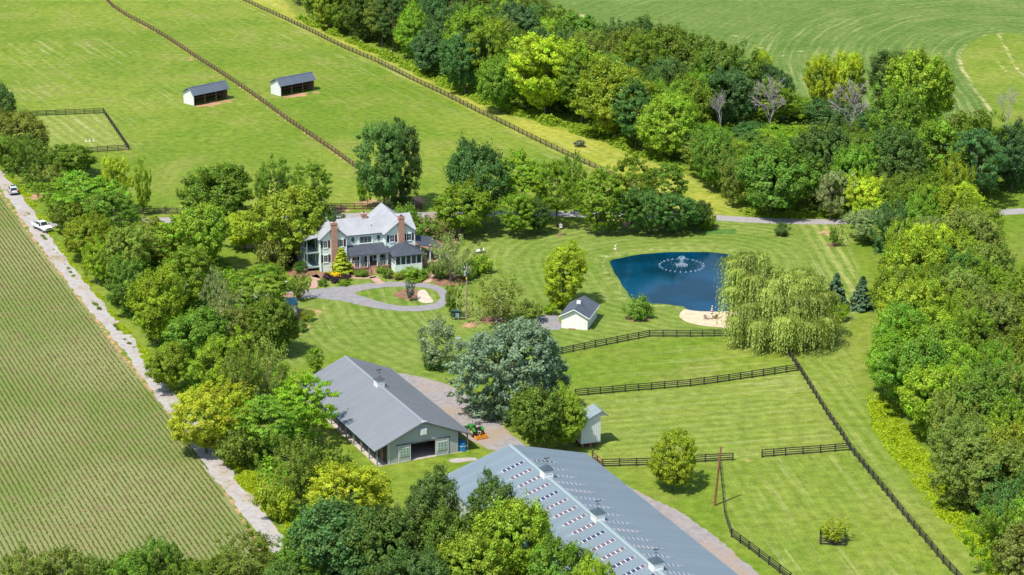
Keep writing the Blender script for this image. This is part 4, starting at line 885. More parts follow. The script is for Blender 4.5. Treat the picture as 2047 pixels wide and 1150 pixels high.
# ================================================================== FENCES
M_FBLK = pmat('black_fence_board', (.030, .026, .024), .8, .35, 1.5); M_FRED = pmat('clay_stained_board', (.115, .052, .040), .85, .3, 1.5); M_FBRN = pmat('brown_fence_board', (.062, .046, .040), .85, .3, 1.5)
def fence(label, pts, mat, rails=4, h=1.32, sp=2.44, name='board_fence', group='board fences', z=0.0, tmat=None, straight=False):
    P = gl(pts) if max(p[1] for p in pts) > -50 and not straight else pts
    r = empty(name, (P[0][0], P[0][1], z), 0, label, 'fence', group)
    post = MB().box(-.075, .075, -.075, .075, -.1, h+.06).mesh('post'); post.materials.append(mat)
    brd = MB().box(0, 1, -.022, .022, -.075, .075).mesh('board'); brd.materials.append(mat)
    nodes = []
    for a, b in zip(P, P[1:]):
        L = math.dist(a, b); n = max(1, round(L/sp))
        nodes += [(a[0]+(b[0]-a[0])*k/n, a[1]+(b[1]-a[1])*k/n) for k in range(n)]
    nodes.append(P[-1]); nb = 0; rest = MB(); o0 = P[0]; rng = random.Random(len(nodes))
    order = sorted(range(len(nodes)), key=lambda i: nodes[i][1])
    near = set(order[:300])
    corner = {(round(p[0], 3), round(p[1], 3)) for p in P}
    for i, p in enumerate(nodes):
        q = nodes[min(i+1, len(nodes)-1)] if i+1 < len(nodes) else p; q0 = nodes[max(i-1, 0)]
        a = math.atan2(q[1]-q0[1], q[0]-q0[0])
        if i in near:
            o = bpy.data.objects.new('post', post); COL.objects.link(o); o.parent = r; o.location = (p[0]-o0[0], p[1]-o0[1], rng.uniform(-.03, .02)); o.rotation_euler = (rng.uniform(-.015, .015), rng.uniform(-.015, .015), a)
    segs = []
    for k in range(rails):
        i = 0
        while i < len(nodes)-1:
            span = 1 if (i == 0 and k % 2) else 2
            j = min(i+span, len(nodes)-1)
            m = (nodes[i+1] if j > i+1 else None)
            if m and ((round(m[0], 3), round(m[1], 3)) in corner): j = i+1
            segs.append((nodes[i], nodes[j], .22+k*(h-.32)/(rails-1))); i = j
    segs.sort(key=lambda s: s[0][1])
    for n, (a, b, zz) in enumerate(segs):
        L = math.dist(a, b); an = math.atan2(b[1]-a[1], b[0]-a[0]); off = (-math.sin(an)*.1, math.cos(an)*.1); zj = zz+rng.uniform(-.025, .025); tl = rng.uniform(-.006, .006)
        if n < 300:
            o = bpy.data.objects.new('board', brd); COL.objects.link(o); o.parent = r; o.location = (a[0]-o0[0]+off[0], a[1]-o0[1]+off[1], zj); o.rotation_euler = (0, tl, an); o.scale = (L-.01, 1, 1)
        else:
            d = Vector((b[0]-a[0], b[1]-a[1], 0)).normalized(); s = Vector((-d.y, d.x, 0))*.022; base = Vector((a[0]-o0[0]+off[0], a[1]-o0[1]+off[1], zj)); e = base+d*(L-.01); u = Vector((0, 0, .075))
            rest.hexa([base-s-u, e-s-u, e+s-u, base+s-u], [base-s+u, e-s+u, e+s+u, base+s+u])
    if rest.v: tag(rest.build('board', mat, r), kind='stuff')
    return r
fence('clay-stained board fence running diagonally between the two upper pastures', F1, M_FRED)
fence('dark board fence along the mown strip in front of the wood', F2, M_FBRN)
fence('black board fence around the small paddock at upper left', F4, M_FBLK)
fence('black board fence curving up to the beach and willow', F5, M_FBLK)
fence('black board fence crossing the pasture between feed shed and willow fence corner', F6, M_FBLK)
fence('long black board fence descending from willow to the lower right corner', F7, M_FBLK)
fence('black board fence behind the round bush, left of the gate gap', F8, M_FBLK)
fence('short black board fence right of the gate gap', F8B, M_FBLK)
fence('black board fence beside the arena gravel at bottom', F9, M_FBLK)
fence('brown board fence along the lane left of the house trees', F3L, M_FBRN)
fence('reddish board fence along the lane behind the house', F3M, M_FRED)
fence('dark board fence along the lane behind the pond-side trees', F3R, M_FBRN)
fence('low weathered fence stub behind the arena roof corner', [(1184,917),(1204,934)], M_FRED, 3, 1.2)
def wire_fence():
    P = resample(gl(F9W), 2.4); r = empty('wire_fence', (*P[0], 0), 0, 'thin dark wire mesh fence beside the tall leaning pole', 'fence')
    post = MB().cyl((0, 0, -.1), (0, 0, 1.4), .05, 6).mesh('post'); post.materials.append(M_FBLK)
    for p in P:
        o = bpy.data.objects.new('post', post); COL.objects.link(o); o.parent = r; o.location = (p[0]-P[0][0], p[1]-P[0][1], 0)
    for k in range(9): MB().tube([(p[0]-P[0][0], p[1]-P[0][1], .1+k*.15) for p in P], .012, 3, False).build('wire', M_FBLK, r)
    Q = resample(P, .3); m = MB()
    for p in Q: m.tube([(p[0]-P[0][0], p[1]-P[0][1], .1), (p[0]-P[0][0], p[1]-P[0][1], 1.3)], .008, 3, False)
    tag(m.build('mesh_wire', M_FBLK, r), kind='stuff')
wire_fence()
def tree_box():
    x, y = G(1664, 1090); r = empty('tree_guard', (x, y, 0), R(-8), 'square black board guard around the sapling in the lower paddock', 'fence')
    s = 1.75; h = 1.15
    for a, b in ((-s, 0), (s, 0), (-s, 2*s), (s, 2*s), (0, 0)): MB().box(a-.08, a+.08, b-.08, b+.08, -.05, h+.05).build('post', M_FBLK, r)
    for k in range(3):
        z = .25+k*.38
        MB().box(-s, s, -.12, -.085, z-.08, z+.08).build('board', M_FBLK, r); MB().box(-s, s, 2*s+.085, 2*s+.12, z-.08, z+.08).build('board', M_FBLK, r)
        MB().box(-s-.12, -s-.085, 0, 2*s, z-.08, z+.08).build('board', M_FBLK, r); MB().box(s+.085, s+.12, 0, 2*s, z-.08, z+.08).build('board', M_FBLK, r)
tree_box()

# ================================================================== VEHICLES
def paint(name, c, rough=.25):
    t = NT(name); n = t.noise(t.obj(), 2, 3); m = t.fin(t.mix(n, vary(c, .9), vary(c, 1.05)), rough, 0, .5); t.b.inputs['Coat Weight'].default_value = .4; return m
M_CWHITE = paint('white_car_paint', (.80, .81, .82)); M_CSILV = paint('silver_car_paint', (.52, .54, .56)); M_TYRE = pmat('tyre_rubber', (.018, .018, .02), .9, .2); M_RIM = pmat('alloy_rim', (.4, .41, .42), .35, .1, metal=.7)
M_CGLASS = glass_mat('car_glass', (.02, .026, .03), .05); M_TAIL = pmat('tail_lamp_red', (.42, .02, .02), .3, .1); M_HEAD = pmat('head_lamp', (.75, .78, .8), .15, .05); M_CHROME = pmat('chrome_trim', (.55, .56, .57), .25, .1, metal=.8); M_PLAST = pmat('black_plastic', (.025, .025, .027), .7, .2)
def wheel(root, x, y, r=.39, w=.26, rimm=None, name='wheel'):
    t = MB(); n = 18
    ring = lambda rr, yy: [(x+rr*math.cos(6.2832*k/n), yy, r+rr*math.sin(6.2832*k/n)) for k in range(n)]
    t.ring([ring(r*.86, y-w/2), ring(r, y-w/2+.04), ring(r, y+w/2-.04), ring(r*.86, y+w/2)]); o = fixnorm(t.build(name, M_TYRE, root))
    s = 1 if y > 0 else -1
    fixnorm(MB().ring([ring(r*.62, y+s*(w/2+.001)), ring(r*.5, y+s*(w/2+.025))]).build('rim', rimm or M_RIM, o)); return o
def body(root, name, mat, secs):
    """secs: (x, halfwidth, z0, z1, shoulder) cross-sections lofted along x"""
    rings = []
    for x, hw, z0, z1, sh in secs:
        rings.append([(x, -hw*.94, z0), (x, hw*.94, z0), (x, hw, z0+(z1-z0)*.35), (x, hw, z0+(z1-z0)*.78), (x, hw-sh, z1), (x, -hw+sh, z1), (x, -hw, z0+(z1-z0)*.78), (x, -hw, z0+(z1-z0)*.35)])
    return fixnorm(MB().ring(rings).build(name, mat, root))
def house_top(root, name, mat, x0, x1, x2, x3, hw, z0, z1, tin=.17):
    """greenhouse: base x0..x3 at z0, roof x1..x2 at z1"""
    b = [(x0, -hw, z0), (x3, -hw, z0), (x3, hw, z0), (x0, hw, z0)]; t = hw-tin
    u = [(x1, -t, z1-.05), (x2, -t, z1-.05), (x2, t, z1-.05), (x1, t, z1-.05)]; c = [(x1+.12, -t+.12, z1), (x2-.12, -t+.12, z1), (x2-.12, t-.12, z1), (x1+.12, t-.12, z1)]
    o = MB().add(b+u+c, [(0, 1, 5, 4), (1, 2, 6, 5), (2, 3, 7, 6), (3, 0, 4, 7), (4, 5, 9, 8), (5, 6, 10, 9), (6, 7, 11, 10), (7, 4, 8, 11), (8, 9, 10, 11), (3, 2, 1, 0)]).build(name, mat, root)
    def quad(p, q, r_, s, m=.1, lab='window'):
        P = [Vector(v) for v in (p, q, r_, s)]; c_ = sum(P, Vector())/4; n = (P[1]-P[0]).cross(P[3]-P[0]).normalized()
        P = [v.lerp(c_, m)+n*.012 for v in P]; MB().slab([tuple(v+n*.004) for v in P], .01).build(lab, M_CGLASS, o)
    quad(b[1], b[2], u[2], u[1], .1, 'windscreen'); quad(b[3], b[0], u[0], u[3], .12, 'rear_window')
    for s in (0, 1):
        A, B, C, D = (b[0], b[1], u[1], u[0]) if s == 0 else (b[2], b[3], u[3], u[2])
        A, B, C, D = map(Vector, (A, B, C, D)); quad(A, A.lerp(B, .5), D.lerp(C, .5), D, .09); quad(A.lerp(B, .5), B, C, D.lerp(C, .5), .09)
    return o
def suv():
    x, y = G(26, 386); d0, d1 = G(52, 425), G(0, 356); ang = math.atan2(d1[1]-d0[1], d1[0]-d0[0])-.05
    r = empty('suv', (x, y, .02), ang, 'silver SUV seen from behind, parked on the gravel lane at left edge', 'car')
    body(r, 'body', M_CSILV, [(-2.32, .78, .42, .95, .1), (-2.22, .90, .34, 1.08, .08), (-1.2, .94, .28, 1.10, .06), (.6, .94, .28, 1.08, .06), (1.3, .93, .28, 1.02, .1), (2.1, .88, .34, .92, .12), (2.34, .76, .42, .80, .1)])
    h = house_top(r, 'cabin', M_CSILV, -2.2, -1.85, .15, 1.05, .86, 1.06, 1.72); MB().box(-.75, .1, -.5, .5, 1.721, 1.735).build('sunroof', M_CGLASS, h)
    for s in (-1, 1): MB().tube([(-1.6, s*.6, 1.74), (-1.5, s*.6, 1.8), (.0, s*.6, 1.8), (.1, s*.6, 1.74)], .02, 5).build('roof_rail', M_CHROME, h)
    for s in (-1, 1):
        MB().box(-2.36, -2.18, s*.72-.14, s*.72+.14, .78, 1.1).build('tail_lamp', M_TAIL, r); MB().box(2.16, 2.33, s*.62-.16, s*.62+.16, .66, .82).build('headlight', M_HEAD, r); MB().box(.72, .92, s*1.0-.09, s*1.0+.09, 1.02, 1.18).build('mirror', M_CSILV, r)
        MB().box(-1.4, 1.2, s*.945-.02, s*.945+.02, .3, .42).build('side_sill', M_PLAST, r)
        for xx in (-.45, .65): MB().box(xx-.1, xx+.1, s*.955-.012, s*.955+.012, .9, .94).build('door_handle', M_CHROME, r)
    MB().box(-2.38, -2.2, -.8, .8, .36, .56).build('rear_bumper', M_PLAST, r); MB().box(-2.345, -2.325, -.27, .27, .72, .86).build('number_plate', M_WHITE, r); MB().box(2.22, 2.37, -.78, .78, .36, .55).build('front_bumper', M_PLAST, r)
    for xx in (-1.42, 1.42):
        for s in (-1, 1): wheel(r, xx, s*.83, .37, .25)
suv()
def pickup():
    x, y = G(85, 460); d0, d1 = G(78, 465), G(113, 512); ang = math.atan2(d1[1]-d0[1], d1[0]-d0[0])+.30
    r = empty('pickup_truck', (x, y, .02), ang, 'white crew-cab pickup truck facing the camera beside the gravel lane', 'truck')
    body(r, 'body', M_CWHITE, [(.55, .93, .5, 1.18, .05), (1.6, .96, .5, 1.2, .06), (2.5, .95, .52, 1.16, .1), (2.78, .88, .56, 1.05, .12)])
    body(r, 'lower_body', M_CWHITE, [(-2.85, .94, .55, .86, .02), (.56, .96, .5, .87, .02)])
    for s in (-1, 1):
        MB().box(-2.85, -.96, s*.9-.06, s*.9+.06, .862, 1.26).build('bed_side', M_CWHITE, r)
        MB().box(2.62, 2.80, s*.7-.17, s*.7+.17, .85, 1.03).build('headlight', M_HEAD, r); MB().box(-2.88, -2.8, s*.86-.07, s*.86+.07, .9, 1.2).build('tail_lamp', M_TAIL, r)
        MB().box(.85, 1.0, s*1.1-.13, s*1.1+.13, 1.18, 1.42).build('mirror', M_PLAST, r); MB().box(-1.0, 1.2, s*.98-.06, s*.98+.06, .42, .48).build('running_board', M_PLAST, r)
        MB().box(-.95, 1.0, s*.965-.012, s*.965+.012, .6, .7).build('side_moulding', M_PLAST, r)
    MB().box(-2.87, -2.79, -.83, .83, .864, 1.26).build('tailgate', M_CWHITE, r); MB().box(-2.78, -1.0, -.83, .83, .864, .90).build('bed_floor', M_PLAST, r)
    b = body(r, 'cab_lower', M_CWHITE, [(-.95, .95, .862, 1.24, .04), (.56, .95, .862, 1.24, .04)])
    house_top(r, 'cab', M_CWHITE, -.95, -.75, .45, 1.15, .88, 1.22, 1.93)
    g = MB().box(2.74, 2.83, -.52, .52, .72, 1.02).build('grille', M_CHROME, r); MB().box(2.831, 2.845, -.46, .46, .8, .95).build('grille_inset', M_PLAST, g); MB().box(2.7, 2.9, -.9, .9, .5, .68).build('front_bumper', M_CHROME, r); MB().box(-2.95, -2.86, -.85, .85, .5, .66).build('rear_bumper', M_CHROME, r)
    for xx in (-1.9, 1.85):
        for s in (-1, 1): wheel(r, xx, s*.82, .41, .27)
pickup()
M_GREEN = paint('green_enamel', (.035, .20, .025), .4); M_YEL = paint('yellow_enamel', (.72, .50, .03), .4); M_ORNG = paint('orange_enamel', (.72, .28, .02), .45); M_SEAT = pmat('brown_vinyl', (.10, .04, .03), .6, .2)
def tractor():
    x, y = G(948, 868); ang = R(118)
    r = empty('farm_tractor', (x, y, .02), ang, 'green tractor with yellow wheels pulling an orange box blade by the barn', 'tractor')
    body(r, 'hood', M_GREEN, [(.25, .36, .75, 1.35, .06), (1.2, .34, .78, 1.32, .08), (1.75, .3, .8, 1.2, .1)]); MB().box(-1.1, 1.7, -.2, .2, .5, .75).build('chassis', M_GREEN, r)
    MB().box(1.72, 1.78, -.24, .24, .82, 1.14).build('grille', M_PLAST, r); MB().cyl((1.0, -.22, 1.3), (1.0, -.22, 1.95), .04, 8).build('exhaust', M_PLAST, r)
    for s in (-1, 1):
        w = wheel(r, -.95, s*.78, .68, .42, M_YEL, 'rear_wheel'); wheel(r, 1.35, s*.68, .42, .28, M_YEL, 'front_wheel')
        MB().ring([[(-.95+.80*math.cos(a), s*.78+q, .68+.80*math.sin(a)) for a in np.linspace(.5, 2.6, 8)]+[(-.95+.76*math.cos(a), s*.78+q, .68+.76*math.sin(a)) for a in np.linspace(2.6, .5, 8)] for q in (-.24, .24)]).build('fender', M_GREEN, r)
        MB().box(-1.25, -1.18, s*.42-.04, s*.42+.04, .7, 2.05).build('roll_bar', M_PLAST, r)
        MB().tube([(.2, s*.42, 1.0), (.9, s*.5, 1.3), (2.0, s*.5, .8), (2.5, s*.5, .35)], .06, 6).build('loader_arm', M_GREEN, r)
    MB().box(-1.25, -1.18, -.46, .46, 2.05, 2.13).build('roll_bar', M_PLAST, r); MB().box(-1.05, -.55, -.26, .26, .95, 1.08).box(-1.1, -1.0, -.26, .26, 1.08, 1.5).build('seat', M_SEAT, r)
    MB().tube([(.1, 0, 1.2), (-.25, 0, 1.5)], .03, 6).build('steering_column', M_PLAST, r); MB().ring([[(-.27+.02*q, .2*math.cos(k*.52), 1.5+.14*math.sin(k*.52)) for k in range(12)] for q in (0, 1)]).build('steering_wheel', M_PLAST, r)
    MB().prism([(2.45, .1), (3.0, .1), (3.05, .15), (2.6, .5), (2.5, .6)], 'y', -.85, .85).build('bucket', M_GREEN, r)
    b = empty('x', (0, 0, 0)); bpy.data.objects.remove(b)
    bx = MB().box(-2.75, -2.68, -.95, .95, .08, .62).box(-2.3, -2.24, -.95, .95, .1, .55)
    for s in (-1, 1): bx.box(-2.75, -1.95, s*.98-.03, s*.98+.03, .05, .6)
    bx = bx.build('box_blade', M_ORNG, r)
    MB().tube([(-2.5, -.35, .6), (-2.35, 0, 1.25), (-2.5, .35, .6)], .05, 5).build('blade_mast', M_ORNG, bx); MB().tube([(-2.35, 0, 1.2), (-1.3, 0, .95)], .04, 5).build('top_link', M_WHITE, bx)
    for s in (-1, 1): MB().tube([(-2.25, s*.4, .4), (-1.3, s*.3, .55)], .04, 5).build('lift_arm', M_PLAST, bx)
tractor()
def mower():
    x, y = G(961, 506); r = empty('riding_mower', (x, y, .01), R(200), 'small dark riding mower with pale hood parked on the lawn right of house', 'mower')
    body(r, 'hood', M_CWHITE, [(.15, .3, .35, .75, .06), (.7, .28, .35, .7, .08), (.95, .22, .38, .58, .08)]); MB().box(-.85, .2, -.34, .34, .25, .42).build('frame', M_PLAST, r)
    MB().box(-.65, -.2, -.25, .25, .5, .6).box(-.72, -.62, -.25, .25, .6, .98).build('seat', M_CWHITE, r); MB().ring([[(-.35+.6*math.cos(k*.4), .62*math.sin(k*.4), z) for k in range(16)] for z in (.1, .24)]).build('mower_deck', M_PLAST, r)
    MB().tube([(.2, 0, .7), (-.02, 0, .98)], .025, 5).build('steering_column', M_PLAST, r); MB().ring([[(-.04+.02*q, .18*math.cos(k*.52), .98+.12*math.sin(k*.52)) for k in range(12)] for q in (0, 1)]).build('steering_wheel', M_PLAST, r)
    for s in (-1, 1): wheel(r, -.6, s*.42, .25, .2); wheel(r, .65, s*.4, .18, .14)
mower()

# ================================================================== POLES AND SMALL THINGS
M_POLE = pmat('grey_pole_wood', (.27, .21, .175), .9, .2, 2, stretch=(1, 1, .15)); M_REDPOLE = pmat('red_brown_pole', (.21, .075, .045), .85, .25, 2, stretch=(1, 1, .15))
def pole(px, base, top, topx, r0, mat, label, extra=True):
    x, y = G(px, base); h = hgt(px, base, top); dx = (topx-px)/ppm(px, base)
    r = empty('utility_pole', (x, y, 0), 0, label, 'pole')
    MB().tube([(0, 0, -.3), (dx*.5, 0, h*.5), (dx, 0, h)], [r0, r0*.85, r0*.7], 8).build('shaft', mat, r)
    if extra:
        MB().cyl((dx*.9-.3, -.2, h-2.3), (dx*.9-.3, -.2, h-1.4), .24, 10).build('transformer', M_RIDGE, r); MB().box(dx-.5, dx+.5, -.06, .06, h-.9, h-.78).build('crossarm', mat, r)
        MB().box(dx*.5-.12, dx*.5+.12, -.26, -.12, h*.72, h*.72+.5).build('service_box', M_YEL, r)
        for s in (-.45, 0, .45): MB().cyl((dx+s, 0, h-.78), (dx+s, 0, h-.55), .05, 6).build('insulator', M_HEAD, r)
    else:
        for k in range(4): MB().box(dx*(.3+.15*k)-.1, dx*(.3+.15*k)+.1, -r0-.05, -r0+.02, h*(.3+.15*k), h*(.3+.15*k)+.06).build('pole_step', M_FASC, r)
pole(932, 637, 527, 934, .15, M_POLE, 'grey wooden utility pole with transformer beside the electric cabinet')
pole(1428, 1011, 893, 1438, .19, M_REDPOLE, 'reddish bare wooden pole leaning over the wire fence', False)
def cabinet():
    x, y = G(912, 640); r = empty('electric_cabinet', (x, y, 0), R(-8), 'dark green board with grey electric meters beside the utility pole', 'cabinet')
    for a in (-.75, .75): MB().box(a-.06, a+.06, -.05, .05, -.1, 1.75).build('post', M_WOOD, r)
    MB().box(-.9, .9, -.12, -.052, .55, 1.75).build('backboard', M_DKGRN, r)
    for a, w, z in ((.05, .2, .7), (.42, .34, .65), (-.45, .3, .8)): MB().box(a-w/2, a+w/2, -.28, -.121, z, z+.75).build('meter_box', M_RIDGE if a > 0 else M_DKGRN, r)
    MB().slab([(-1.0, -.45, 1.85), (1.0, -.45, 1.85), (1.0, .25, 1.95), (-1.0, .25, 1.95)], .05).build('rain_cap', M_DKGRN, r); MB().box(.35, .45, -.25, -.15, .0, .65).build('conduit', M_RIDGE, r)
M_DKGRN = pmat('dark_green_paint', (.03, .07, .05), .6, .15)
cabinet()
x, y = G(916, 677); r = empty('septic_lid', (x, y, 0), 0, 'round grey concrete septic lid in the grass between silvery trees', 'lid')
MB().ring([[(q*math.cos(k*.35), q*math.sin(k*.35), z) for k in range(18)] for q, z in ((.5, -.05), (.5, .14), (.42, .18))]).build('cover', M_RIDGE, r); MB().box(-.1, .1, -.02, .02, .17, .24).build('handle', M_FASC, r)
def birdhouse():
    x, y = G(1121, 471); r = empty('birdhouse', (x, y, 0), 0, 'white birdhouse on a tall post at the lawn edge', 'birdhouse')
    MB().box(-.05, .05, -.05, .05, -.1, 1.75).build('post', M_WOOD, r); MB().box(-.28, .28, -.28, .28, 1.75, 2.25).build('box', M_WHITE, r)
    e = [(-.38, -.38, 2.25), (.38, -.38, 2.25), (.38, .38, 2.25), (-.38, .38, 2.25)]; MB().add(e+[(0, 0, 2.62)], [(0, 1, 4), (1, 2, 4), (2, 3, 4), (3, 0, 4), (3, 2, 1, 0)]).build('roof', M_WOODP, r)
    for a in (-.13, .13): MB().cyl((a, -.285, 2.0), (a, -.27, 2.0), .055, 8).build('entrance_hole', M_FASC, r)
birdhouse()
def figure():
    x, y = G(1230, 499); r = empty('garden_ornament', (x, y, 0), 0, 'small pale heron-like ornament on a stone at the pond bank', 'ornament')
    MB().ring([[(q*math.cos(k*.7), q*math.sin(k*.7), z) for k in range(9)] for q, z in ((.4, -.05), (.33, .2), (.15, .32))]).build('stone', M_STONE, r)
    MB().tube([(0, 0, .3), (.0, 0, .6)], .02, 5).build('leg', M_WHITE, r); MB().tube([(-.25, 0, .62), (-.05, 0, .72), (.12, 0, .78), (.16, 0, 1.0), (.1, 0, 1.12), (.22, 0, 1.15), (.34, 0, 1.12)], [.02, .1, .08, .035, .03, .04, .01], 7).build('bird_body', M_WHITE, r)
figure()
def umbrella():
    x, y = G(1422, 638); r = empty('beach_umbrella', (x, y, .03), 0, 'closed red and white striped umbrella standing on the beach', 'umbrella')
    MB().tube([(0, 0, 0), (.1, 0, 2.5)], .03, 6).build('pole', M_WHITE, r)
    MB().ring([[(q*math.cos(k*.7), q*math.sin(k*.7), z) for k in range(9)] for q, z in ((.3, 0), (.3, .1), (.06, .2))]).build('base', M_WOOD, r)
    for k in range(9):
        z0 = .85+k*.19; f = lambda z: (.06+.2*min(1, (z-.8)/.35)*(1-max(0, (z-1.2)/1.5))); 
        rr = lambda z: [(.04*z+f(z)*(1+.18*math.cos(3*a*.5236))*math.cos(a*.5236), f(z)*(1+.18*math.cos(3*a*.5236))*math.sin(a*.5236), z) for a in range(12)]
        MB().ring([rr(z0), rr(z0+.187)]).build('canopy_stripe', M_REDC if k % 2 else M_WHITE, r)
M_REDC = pmat('maroon_canvas', (.26, .025, .05), .8, .1)
umbrella()
M_TEAK = pmat('teak_slats', (.26, .20, .11), .8, .2, 3); M_TEAKG = pmat('grey_slats', (.36, .31, .28), .8, .2, 3)
def chair(px, py, rz, m, label):
    x, y = G(px, py); r = empty('beach_chair', (x, y, .03), rz, label, 'chair', 'slatted chairs on the beach')
    for k in range(5): MB().hexa([(-.3+k*.125, -.3, .36), (-.2+k*.125, -.3, .36), (-.2+k*.125, .3, .22), (-.3+k*.125, .3, .22)], [(-.3+k*.125, -.3, .39), (-.2+k*.125, -.3, .39), (-.2+k*.125, .3, .25), (-.3+k*.125, .3, .25)]).build('seat_slat', m, r)
    for k in range(5):
        t = 1.05-.05*abs(k-2); MB().hexa([(-.3+k*.125, .3, .2), (-.2+k*.125, .3, .2), (-.2+k*.125, .34, .2), (-.3+k*.125, .34, .2)], [(-.3+k*.125, .62, t), (-.2+k*.125, .62, t), (-.2+k*.125, .66, t), (-.3+k*.125, .66, t)]).build('back_slat', m, r)
    for s in (-1, 1):
        MB().box(s*.4-.07, s*.4+.07, -.35, .5, .56, .59).build('armrest', m, r); MB().box(s*.37-.025, s*.37+.025, -.33, -.25, 0, .56).build('leg', m, r); MB().hexa([(s*.34-.02, .55, 0), (s*.34+.02, .55, 0), (s*.34+.02, .65, 0), (s*.34-.02, .65, 0)], [(s*.34-.02, .2, .35), (s*.34+.02, .2, .35), (s*.34+.02, .3, .35), (s*.34-.02, .3, .35)]).build('leg', m, r)
chair(1412, 638, R(150), M_TEAKG, 'grey slatted beach chair left of the striped umbrella'); chair(1429, 637, R(215), M_TEAK, 'brown slatted beach chair right of the striped umbrella')
# fountain
def fountain():
    t = NT('fountain_spray'); tr = t.new('ShaderNodeBsdfTransparent'); d = t.new('ShaderNodeBsdfDiffuse'); d.inputs[0].default_value = (.75, .86, .92, 1)
    tl = t.new('ShaderNodeBsdfTranslucent'); tl.inputs[0].default_value = (.75, .86, .92, 1); a = t.new('ShaderNodeAddShader'); t.l(d.outputs[0], a.inputs[0]); t.l(tl.outputs[0], a.inputs[1]); mx = t.new('ShaderNodeMixShader'); mx.inputs[0].default_value = .27; t.l(tr.outputs[0], mx.inputs[1]); t.l(a.outputs[0], mx.inputs[2]); t.l(mx.outputs[0], t.out.inputs[0]); sp = t.m
    x, y = G(1362.5, 531.5, -.28); r = empty('fountain', (x, y, -.28), 0, 'white floating fountain with a ring of splashes in the pond', 'fountain')
    MB().ring([[(q*math.cos(k*.52), q*math.sin(k*.52), z) for k in range(12)] for q, z in ((.45, -.1), (.5, .05), (.3, .14))]).build('float', M_PLAST, r)
    rng = random.Random(5); n = 0
    def drops(path, k, s, jit, nm):
        m = MB()
        for _ in range(k):
            u = rng.random(); p = path(u); q = Vector(p)+Vector((rng.gauss(0, jit), rng.gauss(0, jit), abs(rng.gauss(0, jit)) if p[2] < .1 else rng.gauss(0, jit))); w = s*rng.uniform(.5, 1.3)
            m.add([q+Vector((w, 0, 0)), q-Vector((w, 0, 0)), q+Vector((0, w, 0)), q-Vector((0, w, 0)), q+Vector((0, 0, w*1.3)), q-Vector((0, 0, w*1.3))], [(0, 2, 4), (2, 1, 4), (1, 3, 4), (3, 0, 4), (2, 0, 5), (1, 2, 5), (3, 1, 5), (0, 3, 5)])
        tag(m.build(nm, sp, r), kind='stuff')
    Rr = 4.35; N = 26
    for k in range(N):
        a = 6.2832*k/N; c, s_ = math.cos(a), math.sin(a)
        drops(lambda u: (c*Rr*u, s_*Rr*u, 1.15*4*u*(1-u)*.55), 10, .028, .03, 'arc_jet')
        drops(lambda u: (c*(Rr+.16*(u-.5)), s_*(Rr+.16*(u-.5)), .03), 16, .032, .11, 'splash')
    for k in range(14):
        a = 6.2832*k/14+.2; c, s_ = math.cos(a), math.sin(a)
        drops(lambda u: (c*.75*u, s_*.75*u, 2.1*(1-(1-u)**2)-.6*u**4), 34, .022, .08, 'centre_jet')
    drops(lambda u: (.0, 0, 2.0*u), 60, .026, .16, 'centre_jet')
    drops(lambda u: (1.05*math.cos(u*6.2832), 1.05*math.sin(u*6.2832), .06), 170, .034, .16, 'foam_ring'); drops(lambda u: (.6*math.cos(u*6.2832), .6*math.sin(u*6.2832), .1), 60, .04, .2, 'foam_ring')
fountain()
# blue tarpaulin stack under the barn eave
ang = R(25.3); ox, oy = -19.35+12.95*math.cos(ang)-.9*math.sin(ang), 338.76+12.95*math.sin(ang)+.9*math.cos(ang)
r = empty('tarp_covered_stack', (ox, oy, .03), ang, 'blue tarpaulin-covered stack under the barn eave beside the tractor', 'stack')
M_TARP = pmat('blue_tarpaulin', (.02, .16, .38), .5, .35, 2.5, bump=.4)
rr = lambda w, d, z, j: [(w*math.cos(a)+.05*math.sin(a*j), d*math.sin(a)+.05*math.cos(a*j), z) for a in [k*6.2832/16 for k in range(16)]]
MB().ring([rr(.7, 1.1, 0, 3), rr(.72, 1.1, .7, 4), rr(.68, 1.05, 1.3, 3), rr(.4, .7, 1.55, 5)]).build('tarpaulin', M_TARP, r); MB().tube([(-.74, -.9, .9), (0, -1.16, .85), (.74, -.9, .9)], .02, 4).build('tie_rope', M_WHITE, r)
# jump markers in the small paddock
for k, (px, py) in enumerate([(172, 283), (179.5, 282.5), (187.5, 282)]):
    x, y = G(px, py); r = empty('jump_marker', (x, y, 0), 0, '%s of three small white markers in the upper left paddock' % ('leftmost', 'middle one', 'rightmost')[k], 'marker', 'white paddock markers')
    MB().box(-.04, .04, -.04, .04, 0, .75).build('stake', M_WHITE, r); MB().box(-.22, .22, -.2, .2, 0, .04).build('foot', M_WHITE, r)
